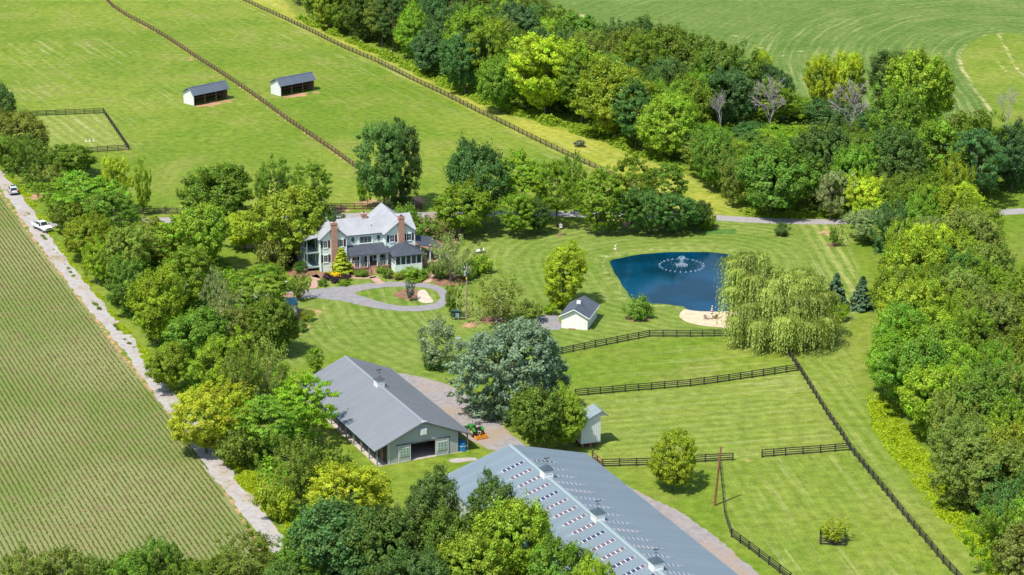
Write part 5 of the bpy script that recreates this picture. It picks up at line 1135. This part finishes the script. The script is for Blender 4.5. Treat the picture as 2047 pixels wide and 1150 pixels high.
# white patio dish and terracotta heap in the shrubs beside the potting shed
x, y = G(575, 584); r = empty('patio_umbrella', (x, y, 0), 0, 'open white patio umbrella poking out of shrubs by the driveway', 'umbrella')
MB().tube([(0, 0, 0), (0, 0, 2.3)], .03, 6).build('pole', M_WOOD, r); MB().ring([[(q*math.cos(k*.785), q*math.sin(k*.785), z) for k in range(8)] for q, z in ((.5, 1.95), (.48, 2.0), (.25, 2.25), (.03, 2.35))]).build('canopy', M_WHITE, r)
def tile_heap():
    x, y = G(572, 596); r = empty('terracotta_wall', (x, y, 0), R(-14), 'curved low terracotta brick wall behind the potting shed', 'wall')
    rng = random.Random(3)
    for row in range(5):
        for k in range(22):
            a = -1.2+k*.11+(row % 2)*.055; MB().add(*(lambda c, w, d, h, z: ([(c[0]+sx*w*c[2]-sy*d*c[3], c[1]+sx*w*c[3]+sy*d*c[2], z+sz*h) for sz in (0, 1) for sx, sy in ((-1, -1), (1, -1), (1, 1), (-1, 1))], [(0, 3, 2, 1), (4, 5, 6, 7), (0, 1, 5, 4), (1, 2, 6, 5), (2, 3, 7, 6), (3, 0, 4, 7)]))((3.4*math.sin(a), -1.0+3.0*math.cos(a)*.5, math.cos(a), -math.sin(a)*.5), .155, .12, .15, row*.165)).build('brick', M_TERRA if rng.random() < .7 else M_STONE, r)
M_TERRA = pmat('terracotta', (.44, .20, .13), .85, .2, 3)
tile_heap()
# ================================================================== TREES, ONE BY ONE
BELT = 'trees of the belt along the gravel lane'; YARD = 'trees of the house yard'; LROW = 'trees along the lane behind the pond'; BOT = 'foreground trees at the bottom'
for px, top, base, w, kind, colr, lab, grp in [
 # belt between gravel lane and house, far to near
 (2,168,262,58,'round','dark','dark round tree cut by the left edge above the belt',BELT),
 (38,214,325,118,'round','olive','broad olive-green tree at the far left beside the small paddock',BELT),
 (72,262,372,95,'loose','mid','mid-green tree right behind the silver SUV',BELT),
 (20,268,345,60,'round','mid','green tree at left edge above the silver SUV',BELT),
 (142,284,352,88,'round','mid','round mid-green tree touching the near fence of the small paddock',BELT),
 (112,322,400,80,'loose','olive','olive tree between the SUV and the small paddock',BELT),
 (178,338,448,135,'feathery','bright','wide bright green tree left of the pasture below the small paddock',BELT),
 (232,303,425,74,'loose','yellow','airy yellow-green tree just below the small paddock corner',BELT),
 (288,318,432,48,'loose','light','thin light tree standing out against the upper pasture',BELT),
 (142,398,470,78,'round','mid','mid-green tree directly above the white pickup',BELT),
 (172,430,520,88,'round','light','light yellow-green tree right of the white pickup',BELT),
 (232,380,480,100,'feathery','mid','mid-green tree in the belt left of the visible lane bit',BELT),
 (192,468,566,85,'loose','light','yellowish loose tree at the lane edge, below the pickup',BELT),
 (252,448,560,105,'round','olive','dull olive tree in the middle of the belt',BELT),
 (320,432,535,100,'feathery','olive','olive feathery tree in front of the visible lane bit',BELT),
 (405,400,540,122,'round','light','large light green oval tree left of the house yard',BELT),
 (262,518,632,82,'round','mid','mid-green tree at the lane edge left of the yellow tall one',BELT),
 (312,530,692,92,'tall','light','tall yellow-green tree rising at the gravel lane bend',BELT),
 (372,488,622,118,'feathery','bright','bright feathery tree in the belt level with the driveway loop',BELT),
 (438,540,645,66,'loose','pale','pale grey-green thin tree left of the terracotta wall',BELT),
 (520,522,640,116,'feathery','bright','bright feathery tree directly left of the driveway loop',BELT),
 (396,612,722,115,'round','mid','mid-green round tree in the belt level with the potting shed',BELT),
 (452,585,690,90,'loose','pale','pale loose tree left of the potting shed',BELT),
 (494,608,700,92,'loose','olive','olive loose tree below the terracotta wall',BELT),
 (552,590,712,98,'round','mid','dark-shadowed green tree beside the potting shed',BELT),
 (340,682,782,82,'round','light','light green tree at the lane edge above the yellow bush-tree',BELT),
 (432,668,790,118,'loose','light','yellowish loose tree full of pale dead twigs in the belt',BELT),
 (535,655,812,105,'scraggly','olive','scraggly tree with bare pale branches left of the barn',BELT),
 (478,700,830,95,'loose','olive','olive tree left of the scraggly bare-branched one',BELT),
 (412,768,905,140,'round','yellow','golden yellow broad tree overhanging the gravel lane',BELT),
 (545,785,915,120,'feathery','bright','bright green tree right of the golden overhanging one',BELT),
 (606,745,893,116,'feathery','lime','lime green tree hanging over the left eave of the barn',BELT),
 (480,850,930,90,'bush','mid','leafy green shrub below the golden overhanging tree',BELT),
 (602,858,1018,130,'loose','olive','tall olive shrubby tree below the barn',BELT),
 (668,880,985,90,'bush','mid','green shrub at the near left barn corner',BELT),
 (700,922,1050,158,'round','yellow','bright yellow tree in front of the barn',BELT),
 (556,955,1040,70,'bush','light','light shrub at the edge of the yellow-green verge',BELT),
 # foreground
 (682,1000,1190,190,'round','deep','very dark large tree at bottom, left of centre',BOT),
 (775,1005,1195,150,'round','dark','dark tree at bottom between the very dark one and arena',BOT),
 (858,942,1150,118,'tall','dark','dark tall tree in front of the far left arena corner',BOT),
 (905,1010,1190,120,'round','mid','mid-green tree at bottom below the dark arena-corner tree',BOT),
 (980,952,1165,105,'tall','dark','dark-topped tree against the arena roof',BOT),
 (1040,985,1200,150,'round','light','light yellow-green tree against the arena roof',BOT),
 (960,1060,1230,140,'round','light','lush light tree at the bottom edge, left of arena',BOT),
 (1110,1075,1260,130,'round','mid','mid-green tree at the bottom edge covering the arena skylights',BOT),
 (1190,1108,1270,90,'round','light','small light treetop at the bottom edge on the arena roof',BOT),
 (605,1072,1200,120,'round','mid','green tree at the foot of the gravel lane',BOT),
 (500,1066,1190,160,'loose','olive','dull olive loose tree at bottom with clay showing through',BOT),
 (395,1112,1230,110,'loose','mid','green treetop at the bottom edge below the crop rows',BOT),
 (328,1072,1210,90,'round','mid','pointed green treetop rising into the crop rows',BOT),
 (262,1098,1220,100,'round','mid','green treetop left of the pointed one at bottom',BOT),
 (205,1105,1230,95,'loose','mid','loose green treetop at the bottom edge right of olive hedge',BOT),
 (130,1080,1210,120,'loose','olive','olive treetop at lower left over the crop rows',BOT),
 (45,1085,1220,120,'loose','olive','olive treetop in the lower left corner',BOT),
 (850,1090,1250,130,'round','deep','deep green treetop at the bottom edge left of centre',BOT),
 (560,1125,1260,120,'round','dark','dark treetop at the bottom edge beside the lane foot',BOT),
 # house yard
 (442,322,440,130,'round','mid','broad green tree behind the yard at the pasture edge',YARD),
 (545,305,440,120,'loose','mid','large green tree with grey twigs behind the house left side',YARD),
 (628,325,432,70,'feathery','bright','bright green tree closing the row just left of the lane gap',YARD),
 (490,418,498,82,'round','yellow','small yellow tree on the lawn left of the house',YARD),
 (582,366,522,150,'round','light','large light yellow-green tree shading the left end of house',YARD),
 (634,396,520,84,'round','dark','dark tree shading the two-storey porch',YARD),
 (548,468,538,64,'bush','olive','dark olive cedar-like bush left of the house',YARD),
 (768,236,424,108,'tall','dark','tall dark irregular tree rising behind the house',YARD),
 (800,240,415,70,'tall','dark','second dark crown joined to the tall tree behind the house',YARD),
 (724,322,416,42,'loose','bright','slim young green tree left of the tall dark tree',YARD),
 (848,425,478,64,'bush','mid','mid-green shrub behind the right end of house',YARD),
 (810,405,452,60,'bush','mid','leafy shrub behind the house under the clay bank',YARD),
 (900,462,562,100,'scraggly','pale','pale twiggy bare-branched tree at the right front of house',YARD),
 (902,561,634,46,'loose','mid','small dark two-stemmed tree beside the electric cabinet',YARD),
 (1000,545,640,128,'scraggly','olive','wide sprawling twiggy shrub right of the utility pole',YARD),
 (1125,486,612,86,'tall','yellow','yellow-green tree standing behind the garden shed',YARD),
 (1028,630,832,188,'silver','silver','huge silvery round tree left of the fenced pastures',YARD),
 (872,632,738,82,'silver','silver','small loose silvery tree above the barn drive',YARD),
 (1085,768,905,110,'round','mid','green bushy tree beside the feed shed',YARD),
 (1135,775,900,75,'round','light','lighter green bushy tree touching the feed shed',YARD),
 (1050,790,865,70,'round','dark','dark low tree under the huge silvery tree',YARD),
 (1345,868,980,88,'round','light','round light green bush-tree before the lower fence',YARD),
 (1662,1036,1086,66,'loose','yellow','sparse sapling inside the square black guard',YARD),
 (632,692,748,32,'tall','bright','small columnar bright tree at the far end of barn',YARD),
 # lane row behind the pond
 (948,278,452,118,'round','deep','deep blue-green round tree right of the tall dark one',LROW),
 (925,360,470,108,'round','bright','bright green tree at the lawn edge right of the house',LROW),
 (1048,297,442,98,'feathery','light','light green tree behind the lane row, third from house',LROW),
 (1034,383,473,68,'tall','bright','pointed bright tree on the lawn edge, left of the birdhouse',LROW),
 (1112,318,455,80,'feathery','bright','bright layered tree directly behind the birdhouse',LROW),
 (1148,298,430,64,'loose','mid','thin mid-green tree at the back of lane row',LROW),
 (1192,333,470,80,'feathery','bright','bright spreading tree on a visible bare trunk by the pond lawn',LROW),
 (1262,308,455,84,'feathery','bright','bright feathery tree before the end of the mown strip',LROW),
 (1322,322,440,92,'feathery','mid','mid-green feathery tree above the pond head',LROW),
 (1292,372,470,84,'round','dark','dark tree on the pond bank, left of the fountain line',LROW),
 (1352,382,466,92,'round','dark','dark dense tree on the far pond bank',LROW),
 (1390,396,460,60,'round','dark','smaller dark tree at the right end of the bank row',LROW),
 (1414,416,459,36,'bush','bright','bright small shrub ending the bank row',LROW),
 (1228,395,470,50,'feathery','mid','small mid-green tree leaning over the pond lawn',LROW),
 (1076,395,468,50,'round','dark','dark small tree in the lane row shade',LROW),
]: ptree(px, top, base, w, kind, colr, lab, group=grp, var=(0 if kind == 'silver' and w > 150 else 1 if kind == 'silver' else None))
# single trees and shrubs
x, y = G(1556, 682); tree(x, y, 10.2, 15.4, 'willow', 'willow', 'great weeping willow at the right shore of the pond', name='willow_tree').rotation_euler = (0, 0, 0)
for px, top, base, w, kind, colr, lab, cat, nm in [
 (1277,588,637,54,'bush','mid','leafy bush in a mulch ring on the near pond bank','bush','bush'),
 (1563,442,472,28,'bush','dark','small dark round bush on the lawn below the lane','bush','bush'),
 (1667,448,493,38,'loose','mid','small airy tree on the lawn at the wood edge','tree','tree'),
 (1670,545,614,46,'conifer','spruce','blue-green spruce standing right of the willow','spruce','spruce_tree'),
 (1722,552,618,46,'conifer','spruce','dark spruce at the right wood edge behind the willow','spruce','spruce_tree'),
 (1672,604,642,38,'bush','lime','lime-yellow bush right of the willow','bush','bush'),
 (1158,278,293,22,'bush','grey','lone greyish bush on the mown strip','bush','bush'),
 (820,560,602,28,'loose','bluegrey','greyish small airy shrub in the driveway island','shrub','shrub'),
 (683,494,548,42,'conifer','yellow','yellow-green conifer in front of the left brick chimney','conifer','conifer'),
 (598,520,546,24,'bush','dark','dark round shrub at the left house corner','shrub','shrub'),
 (582,502,532,26,'bush','maroon','maroon shrub between the cedar bush and the house','shrub','shrub'),
 (596,545,602,48,'loose','olive','olive shrub at the left mouth of the driveway','shrub','shrub'),
 (655,546,560,20,'bush','purple','purple shrub left of the yellow flowers','shrub','shrub'),
 (690,546,561,18,'bush','purple','purple shrub right of the yellow flowers','shrub','shrub'),
 (672,552,565,22,'bush','purple','purple shrub in front of the yellow flowers','shrub','shrub'),
 (645,556,572,20,'bush','mid','green shrub at the left of the front flower bed','shrub','shrub'),
 (688,558,570,24,'bush','bright','low green hedge clump below the purple shrubs','shrub','shrub'),
 (716,538,552,22,'bush','bright','green shrub left of the front steps','shrub','shrub'),
 (728,538,553,18,'bush','mid','darker shrub touching the left stair rail','shrub','shrub'),
 (760,531,546,18,'bush','bright','bright shrub at the right of the front steps','shrub','shrub'),
 (775,533,556,24,'bush','mid','green mound shrub under the sunroom corner','shrub','shrub'),
 (797,541,559,20,'bush','light','yellowish shrub in front of the sunroom','shrub','shrub'),
 (820,530,555,38,'bush','bright','largest bright green shrub in front of the sunroom','shrub','shrub'),
 (842,536,556,24,'bush','mid','green shrub right of the largest sunroom shrub','shrub','shrub'),
 (826,552,562,40,'bush','bright','low clipped hedge clump before the sunroom shrubs','hedge','shrub'),
 (1100,604,628,26,'bush','lime','yellow shrub at the foot of the garden shed tree','shrub','shrub'),
 (962,505,545,50,'bush','light','light green shrub mass left of the open lawn','shrub','shrub'),
 (930,520,556,46,'bush','bright','green shrub at the foot of the pale twiggy tree','shrub','shrub'),
 (880,520,556,40,'bush','mid','green shrub below the right side porch','shrub','shrub'),
 (1060,600,640,50,'bush','olive','olive low shrub left of the garden shed pad','shrub','shrub'),
 (865,700,738,36,'bush','dark','dark shrub at the foot of the small silvery tree','shrub','shrub'),
 (612,618,642,26,'bush','light','light shrub right of the potting shed','shrub','shrub'),
 (600,640,662,30,'bush','mid','green shrub below the potting shed corner','shrub','shrub'),
 (885,440,480,50,'loose','olive','brownish thin shrub beside the arbour','shrub','shrub'),
]: ptree(px, top, base, w, kind, colr, lab, cat, nm)
# yellow flowers
for k, px in enumerate((666, 675)):
    x, y = G(px, 556); rng = np.random.default_rng(k); n = 260; C = np.stack([rng.normal(0, .3, n), rng.normal(0, .3, n), rng.uniform(.3, 1.0, n)], 1)
    me = leaf_mesh('flower_heads', C, rng.normal(0, .4, (n, 3))+np.array([0, 0, 1]), np.full(n, .2), rng.uniform(.5, 1, n), np.full(n, .5), 1.0, rng)
    r = empty('yellow_flowers', (x, y, 0), 0, '%s clump of bright yellow flowers among purple shrubs' % ('left', 'right')[k], 'flowers', 'yellow flower clumps'); o = tag(mesh_obj('flower_heads', me, r), kind='stuff'); o.color = (.75, .55, .01, 1)
    MB().ring([[(q*math.cos(a*.7), q*math.sin(a*.7), z) for a in range(9)] for q, z in ((.3, 0), (.4, .5), (.2, .7))]).build('leafy_base', M_DKGRN, r)

# ---------------------------------------------------------------- the woods
for px, top, base, w, kind, colr, lab in [
 (1840,92,268,132,'round','light','large yellow-tinged tree standing clear at the far field edge'),
 (1782,97,250,90,'tall','dark','dark tall tree left of the large yellow-tinged one'),
 (1690,100,235,66,'round','yellow','right one of two yellow trees against the far field'),
 (1645,107,235,62,'round','yellow','left one of two yellow trees against the far field'),
 (1522,93,205,46,'round','yellow','small yellow treetop peeping over the far wood'),
 (1430,82,235,130,'round','mid','big rounded green tree right of centre in the far wood'),
 (1345,48,200,130,'round','mid','big green tree at the back of the far wood'),
 (1275,28,150,80,'round','dark','dark treetop jutting into the far field'),
 (1090,60,235,120,'tall','yellow','tall yellow-green tree in the middle of the far wood'),
 (1145,70,225,90,'round','light','light tree right of the tall yellow-green wood tree'),
 (1230,115,280,140,'round','light','wide light green tree at the wood front'),
 (1000,105,225,95,'round','mid','round mid-green tree at the wood front left of centre'),
 (975,35,190,80,'tall','light','pale green tall tree at left in the far wood'),
 (930,60,190,90,'round','deep','deep green tree at the wood front'),
 (860,60,150,90,'round','deep','very deep green tree at left of the wood front'),
 (1900,255,360,110,'round','mid','green tree below the curved track'),
 (1735,345,450,90,'round','yellow','dotted yellow-green tree just above the lane'),
 (1660,335,440,80,'loose','pale','pale brownish loose tree above the lane'),
 (1540,285,432,150,'round','mid','wide dense green tree above the lane right of the bank'),
 (1465,300,415,90,'loose','olive','olive loose tree at the wood corner above the pond'),
 (1790,170,330,90,'round','mid','green tree left under the yellow-tinged one'),
]: ptree(px, top, base, w, kind, colr, lab, group='trees of the far wood')
for px, top, base, w, var, lab in [(1540,152,278,84,0,'large bare grey dead tree in the far wood'),(1440,178,285,50,1,'thin bare grey tree left of the large dead one'),(1700,158,290,92,0,'greyish half-bare tree below the yellow pair'),(2012,172,272,50,1,'broken bare snag at the curved track')]:
    x, y = G(px, base); tree(x, y, w/2/ppm(px, base), hgt(px, base, top), 'bare', 'grey', lab, name='dead_tree', var=var, group='bare trees of the far wood')
CLEAR = [(1540,278,110,110),(1440,285,60,90),(1700,290,100,90),(1840,268,150,110),(1668,237,130,75),(1782,250,90,90),(2012,272,80,110),(1735,450,80,60),(1540,432,130,60),(1960,290,150,70),(1920,262,70,60)]
def ordinal(n):
    a = ['', 'first', 'second', 'third', 'fourth', 'fifth', 'sixth', 'seventh', 'eighth', 'ninth', 'tenth', 'eleventh', 'twelfth', 'thirteenth', 'fourteenth', 'fifteenth', 'sixteenth', 'seventeenth', 'eighteenth', 'nineteenth', 'twentieth']
    if n <= 20: return a[n]
    t = {2: 'twenty', 3: 'thirty', 4: 'forty', 5: 'fifty', 6: 'sixty'}[n//10]; return t+('-'+a[n % 10] if n % 10 else '')
def wood(poly_px, seed, sp, hr, weights, kinds, phrase, group, wr=(4.6, 6.6)):
    rng = random.Random(seed); P = gl(poly_px); a = np.array(P); done = [t for t in TREES]; new = []
    for _ in range(9000):
        x, y = rng.uniform(a[:, 0].min(), a[:, 0].max()), rng.uniform(a[:, 1].min(), a[:, 1].max())
        if not inpoly(np.array([x]), np.array([y]), P)[0]: continue
        r = rng.uniform(*wr)
        if any(math.hypot(x-t[0], y-t[1]) < sp*(r+t[2])*.5+.0 for t in done): continue
        # skip trees wholly out of the picture
        dz = 8-CAM_H; fw = y*_c-dz*_s; px = IW/2+FOC*x/fw; py = IH/2-FOC*(y*_s+dz*_c)/fw
        if not (-60 < px < IW+60 and -70 < py < IH+110): continue
        by = IH/2-FOC*(y*_s-CAM_H*_c)/(y*_c+CAM_H*_s); kk = 1.0
        for cx_, cb, cw, cd in CLEAR:
            if abs(px-cx_) < cw/2+r*6 and cb < by < cb+cd: kk = min(kk, .3+.35*(by-cb)/cd)
        done.append((x, y, r)); cn = rng.choices(list(weights), list(weights.values()))[0]; new.append((px, py, x, y, r, cn, rng.choice(kinds), rng.uniform(*hr)*kk))
    new.sort(); cnt = {}
    for px, py, x, y, r, cn, kd, h in new:
        k = cnt[cn] = cnt.get(cn, 0)+1
        lab = '%s tree %s, %s from left among its %s ones' % (WORD[cn], phrase, ordinal(k), WORD[cn].split()[0])
        tree(x, y, r*1.16, (h*r/5.6*.5+h*.5)*1.04, kd, cn, lab, group=group, seed=seed*1000+k+hash(cn) % 97 if False else int(px*13+py*7))
    return len(new)
FARW = [(596,28),(640,60),(700,78),(770,100),(830,138),(900,170),(960,195),(1010,215),(1070,232),(1140,250),(1200,270),(1255,296),(1310,320),(1365,338),(1400,365),(1440,395),(1480,422),(1560,430),(1640,428),(1720,440),(1850,424),(1950,412),(2060,400),(2080,300),(1960,290),(1905,275),(1850,262),(1760,240),(1640,238),(1540,232),(1450,212),(1360,185),(1260,168),(1160,140),(1060,95),(960,30),(900,-30),(620,-40)]
n1_ = wood(FARW, 5, 1.42, (13, 18), dict(deep=1.8, dark=2.4, mid=4.0, bright=1.8, light=1.7, olive=1.2), ['round', 'round', 'tall', 'round', 'feathery'], 'of the far wood', 'trees of the far wood')
RIGHTW = [(1740,468),(1800,455),(1915,450),(1940,520),(1960,600),(2000,665),(2150,705),(2150,1250),(2010,1195),(1975,1130),(1950,1055),(1905,990),(1860,915),(1822,850),(1790,790),(1790,740),(1775,690),(1765,640),(1768,590),(1778,540),(1755,500)]
n2_ = wood(RIGHTW, 9, 1.36, (11.5, 15.5), dict(deep=.25, dark=.7, mid=3.4, bright=3.0, light=3.8, olive=1.2, yellow=.3, pale=.3), ['round', 'round', 'tall', 'loose', 'round'], 'of the right wood', 'trees of the right wood', (4.2, 6.2))
print('WOODS', n1_, n2_, len(TREES))

# ---------------------------------------------------------------- uncountable cover
def cover(name, label, poly_px, n, colr, hmax, size, seed, scale=.35, kind='stuff', patchy=0., inset=0.):
    rng = np.random.default_rng(seed); P = gl(poly_px) if isinstance(poly_px[0][0], int) else poly_px; a = np.array(P); out = []
    while sum(len(o) for o in out) < n:
        q = np.stack([rng.uniform(a[:, 0].min(), a[:, 0].max(), 20000), rng.uniform(a[:, 1].min(), a[:, 1].max(), 20000)], 1)
        d = sdf(q[:, 0], q[:, 1], P); f = np.sin(q[:, 0]*scale*2.1+seed)+np.sin(q[:, 1]*scale*1.7+seed*2)+np.sin((q[:, 0]+q[:, 1])*scale*3.3)+np.sin((q[:, 0]-q[:, 1])*scale*5.1)*.7
        d = d+inset; keep = (d < 0) & (rng.random(len(q))*2.5-1.2+patchy < f+1.5*np.clip(-d-1, -1, 1))
        z = np.clip(.35+.25*f, .06, 1)*hmax*np.clip(-d/1.5, .15, 1)
        out.append(np.concatenate([q[keep], (z[keep]*rng.random(keep.sum())**.5)[:, None]], 1))
    C = np.concatenate(out)[:n]; N = rng.normal(0, .5, (n, 3))+np.array([0, 0, 1])
    me = leaf_mesh(name, C, N, size*rng.uniform(.6, 1.4, n), np.clip(rng.normal(.5, .2, n), 0, 1), np.clip(rng.normal(.5, .2, n), 0, 1), 1.2, rng)
    o = mesh_obj(name, me); o.color = (*COLR[colr], 1); return tag(o, label, 'ground cover' if 'cover' in name else 'undergrowth', None, kind)
COLR['verge'] = (.29, .40, .012)
cover('ground_cover', 'bright yellow-green creeping cover along the right wood edge', [(1732,790),(1775,790),(1815,850),(1865,920),(1920,1000),(1980,1070),(2060,1140),(2060,1220),(1985,1155),(1930,1090),(1880,1042),(1840,988),(1800,932),(1765,890),(1742,850)], 52000, 'verge', 1.1, .34, 3, patchy=-1.2)
cover('ground_cover', 'yellow-green weedy verge between the gravel lane and the tree belt', [(0,345),(30,345),(70,400),(95,440),(130,500),(165,545),(205,590),(250,650),(300,705),(335,745),(360,790),(340,785),(300,740),(262,690),(225,640),(200,600),(160,555),(122,505),(95,470),(60,415),(25,370)], 20000, 'verge', .7, .28, 4)
COLR['weeds'] = (.14, .21, .03)
for k_, (a_, b_) in enumerate([(4, 8), (8, 11)]):
    cover('ground_cover', '%s weedy strip between the wheel tracks of gravel lane' % ('upper', 'lower')[k_], ribbon([(p[0]+.35, p[1]) for p in DRIVE[a_:b_+1]], .75, 5+k_, .2, 1.0), 2600, 'weeds', .22, .22, 21+k_, patchy=.6)
cover('ground_cover', 'yellow-green ivy-like verge beside the lower gravel lane', [(440,915),(480,925),(530,960),(570,1010),(590,1060),(572,1075),(545,1050),(510,1005),(470,960)], 14000, 'verge', 1.0, .3, 6)
cover('undergrowth', 'tangled green undergrowth filling the far wood floor', FARW, 42000, 'mid', 2.6, .6, 7, patchy=-1, inset=1.5)
cover('undergrowth', 'yellowish brush fringe along the far wood front', [(590,30),(690,72),(830,130),(960,190),(1070,225),(1200,265),(1370,335),(1372,352),(1200,284),(1070,246),(955,208),(830,150),(690,84),(590,40)], 26000, 'light', 2.2, .45, 8)
cover('undergrowth', 'tangled undergrowth filling the right wood floor', RIGHTW, 36000, 'bright', 2.4, .55, 9, patchy=-1, inset=2.5)
cover('undergrowth', 'dense undergrowth beneath the tree belt by the gravel lane', [(20,330),(120,390),(200,420),(300,440),(400,470),(470,540),(520,600),(560,660),(580,740),(600,850),(660,960),(700,1040),(600,1100),(560,1000),(480,920),(420,860),(360,780),(310,700),(240,620),(170,530),(110,450)], 46000, 'bright', 2.0, .5, 10)
cover('undergrowth', 'leafy undergrowth under the foreground trees at bottom', [(0,1140),(300,1130),(560,1100),(800,1080),(960,1100),(1100,1160),(1250,1250),(1250,1300),(0,1300)], 24000, 'mid', 2.2, .5, 12)
cover('undergrowth', 'low brush along the lane side below the dense wood tree', [(1470,418),(1560,428),(1700,432),(1700,440),(1560,438),(1472,430)], 6000, 'light', 1.6, .4, 13)
def crop_rows():
    a, b = G(130, 562), G(421, 938); L = math.dist(a, b); d = np.array([(b[0]-a[0])/L, (b[1]-a[1])/L]); n = np.array([d[1], -d[0]])
    if n[0] > 0: n = -n
    rng = np.random.default_rng(2); C = []
    e = np.array(fe); P = field_poly
    for k in range(150):
        o = np.array(a)+n*(.45+k*.762); t = np.arange(-320, 320, .16); t = t+rng.normal(0, .06, len(t)); w = .18*np.sin(t*.03+k*.02)
        q = o+d*t[:, None]+n*(w+rng.normal(0, .05, len(t)))[:, None]
        fw = q[:, 1]*_c+CAM_H*_s; px = IW/2+FOC*q[:, 0]/fw; py = IH/2-FOC*(q[:, 1]*_s-CAM_H*_c)/fw
        gap = np.sin(q[:, 0]*.11+np.sin(q[:, 1]*.05)*2)+np.sin(q[:, 1]*.083+q[:, 0]*.04); ok = (rng.random(len(q)) < .93+.12*gap) & (px > -30) & (py < IH+30) & (py > 250) & (rng.random(len(q)) < .93); q = q[ok]
        if len(q): q = q[inpoly(q[:, 0], q[:, 1], P) & (dline(q[:, 0], q[:, 1], fe) > .5)]; C.append(q)
    C = np.concatenate(C); m = len(C); C3 = np.concatenate([C, rng.uniform(.08, .2, m)[:, None]], 1)
    N = rng.normal(0, .1, (m, 3))+np.array([0, -.05, 1.]); dd = np.tile(np.array([d[0], d[1], 0.]), (m, 1))+rng.normal(0, .12, (m, 3))
    me = leaf_mesh('crop_rows', C3, N, rng.uniform(.2, .32, m), np.clip(rng.normal(.45, .09, m), 0, 1), rng.random(m), 2.0, rng, dd)
    o = mesh_obj('crop_rows', me); o.color = (.098, .156, .026, 1); tag(o, 'straight rows of young green crop plants in the left field', 'crop', None, 'stuff'); print('CROP', m)
crop_rows()
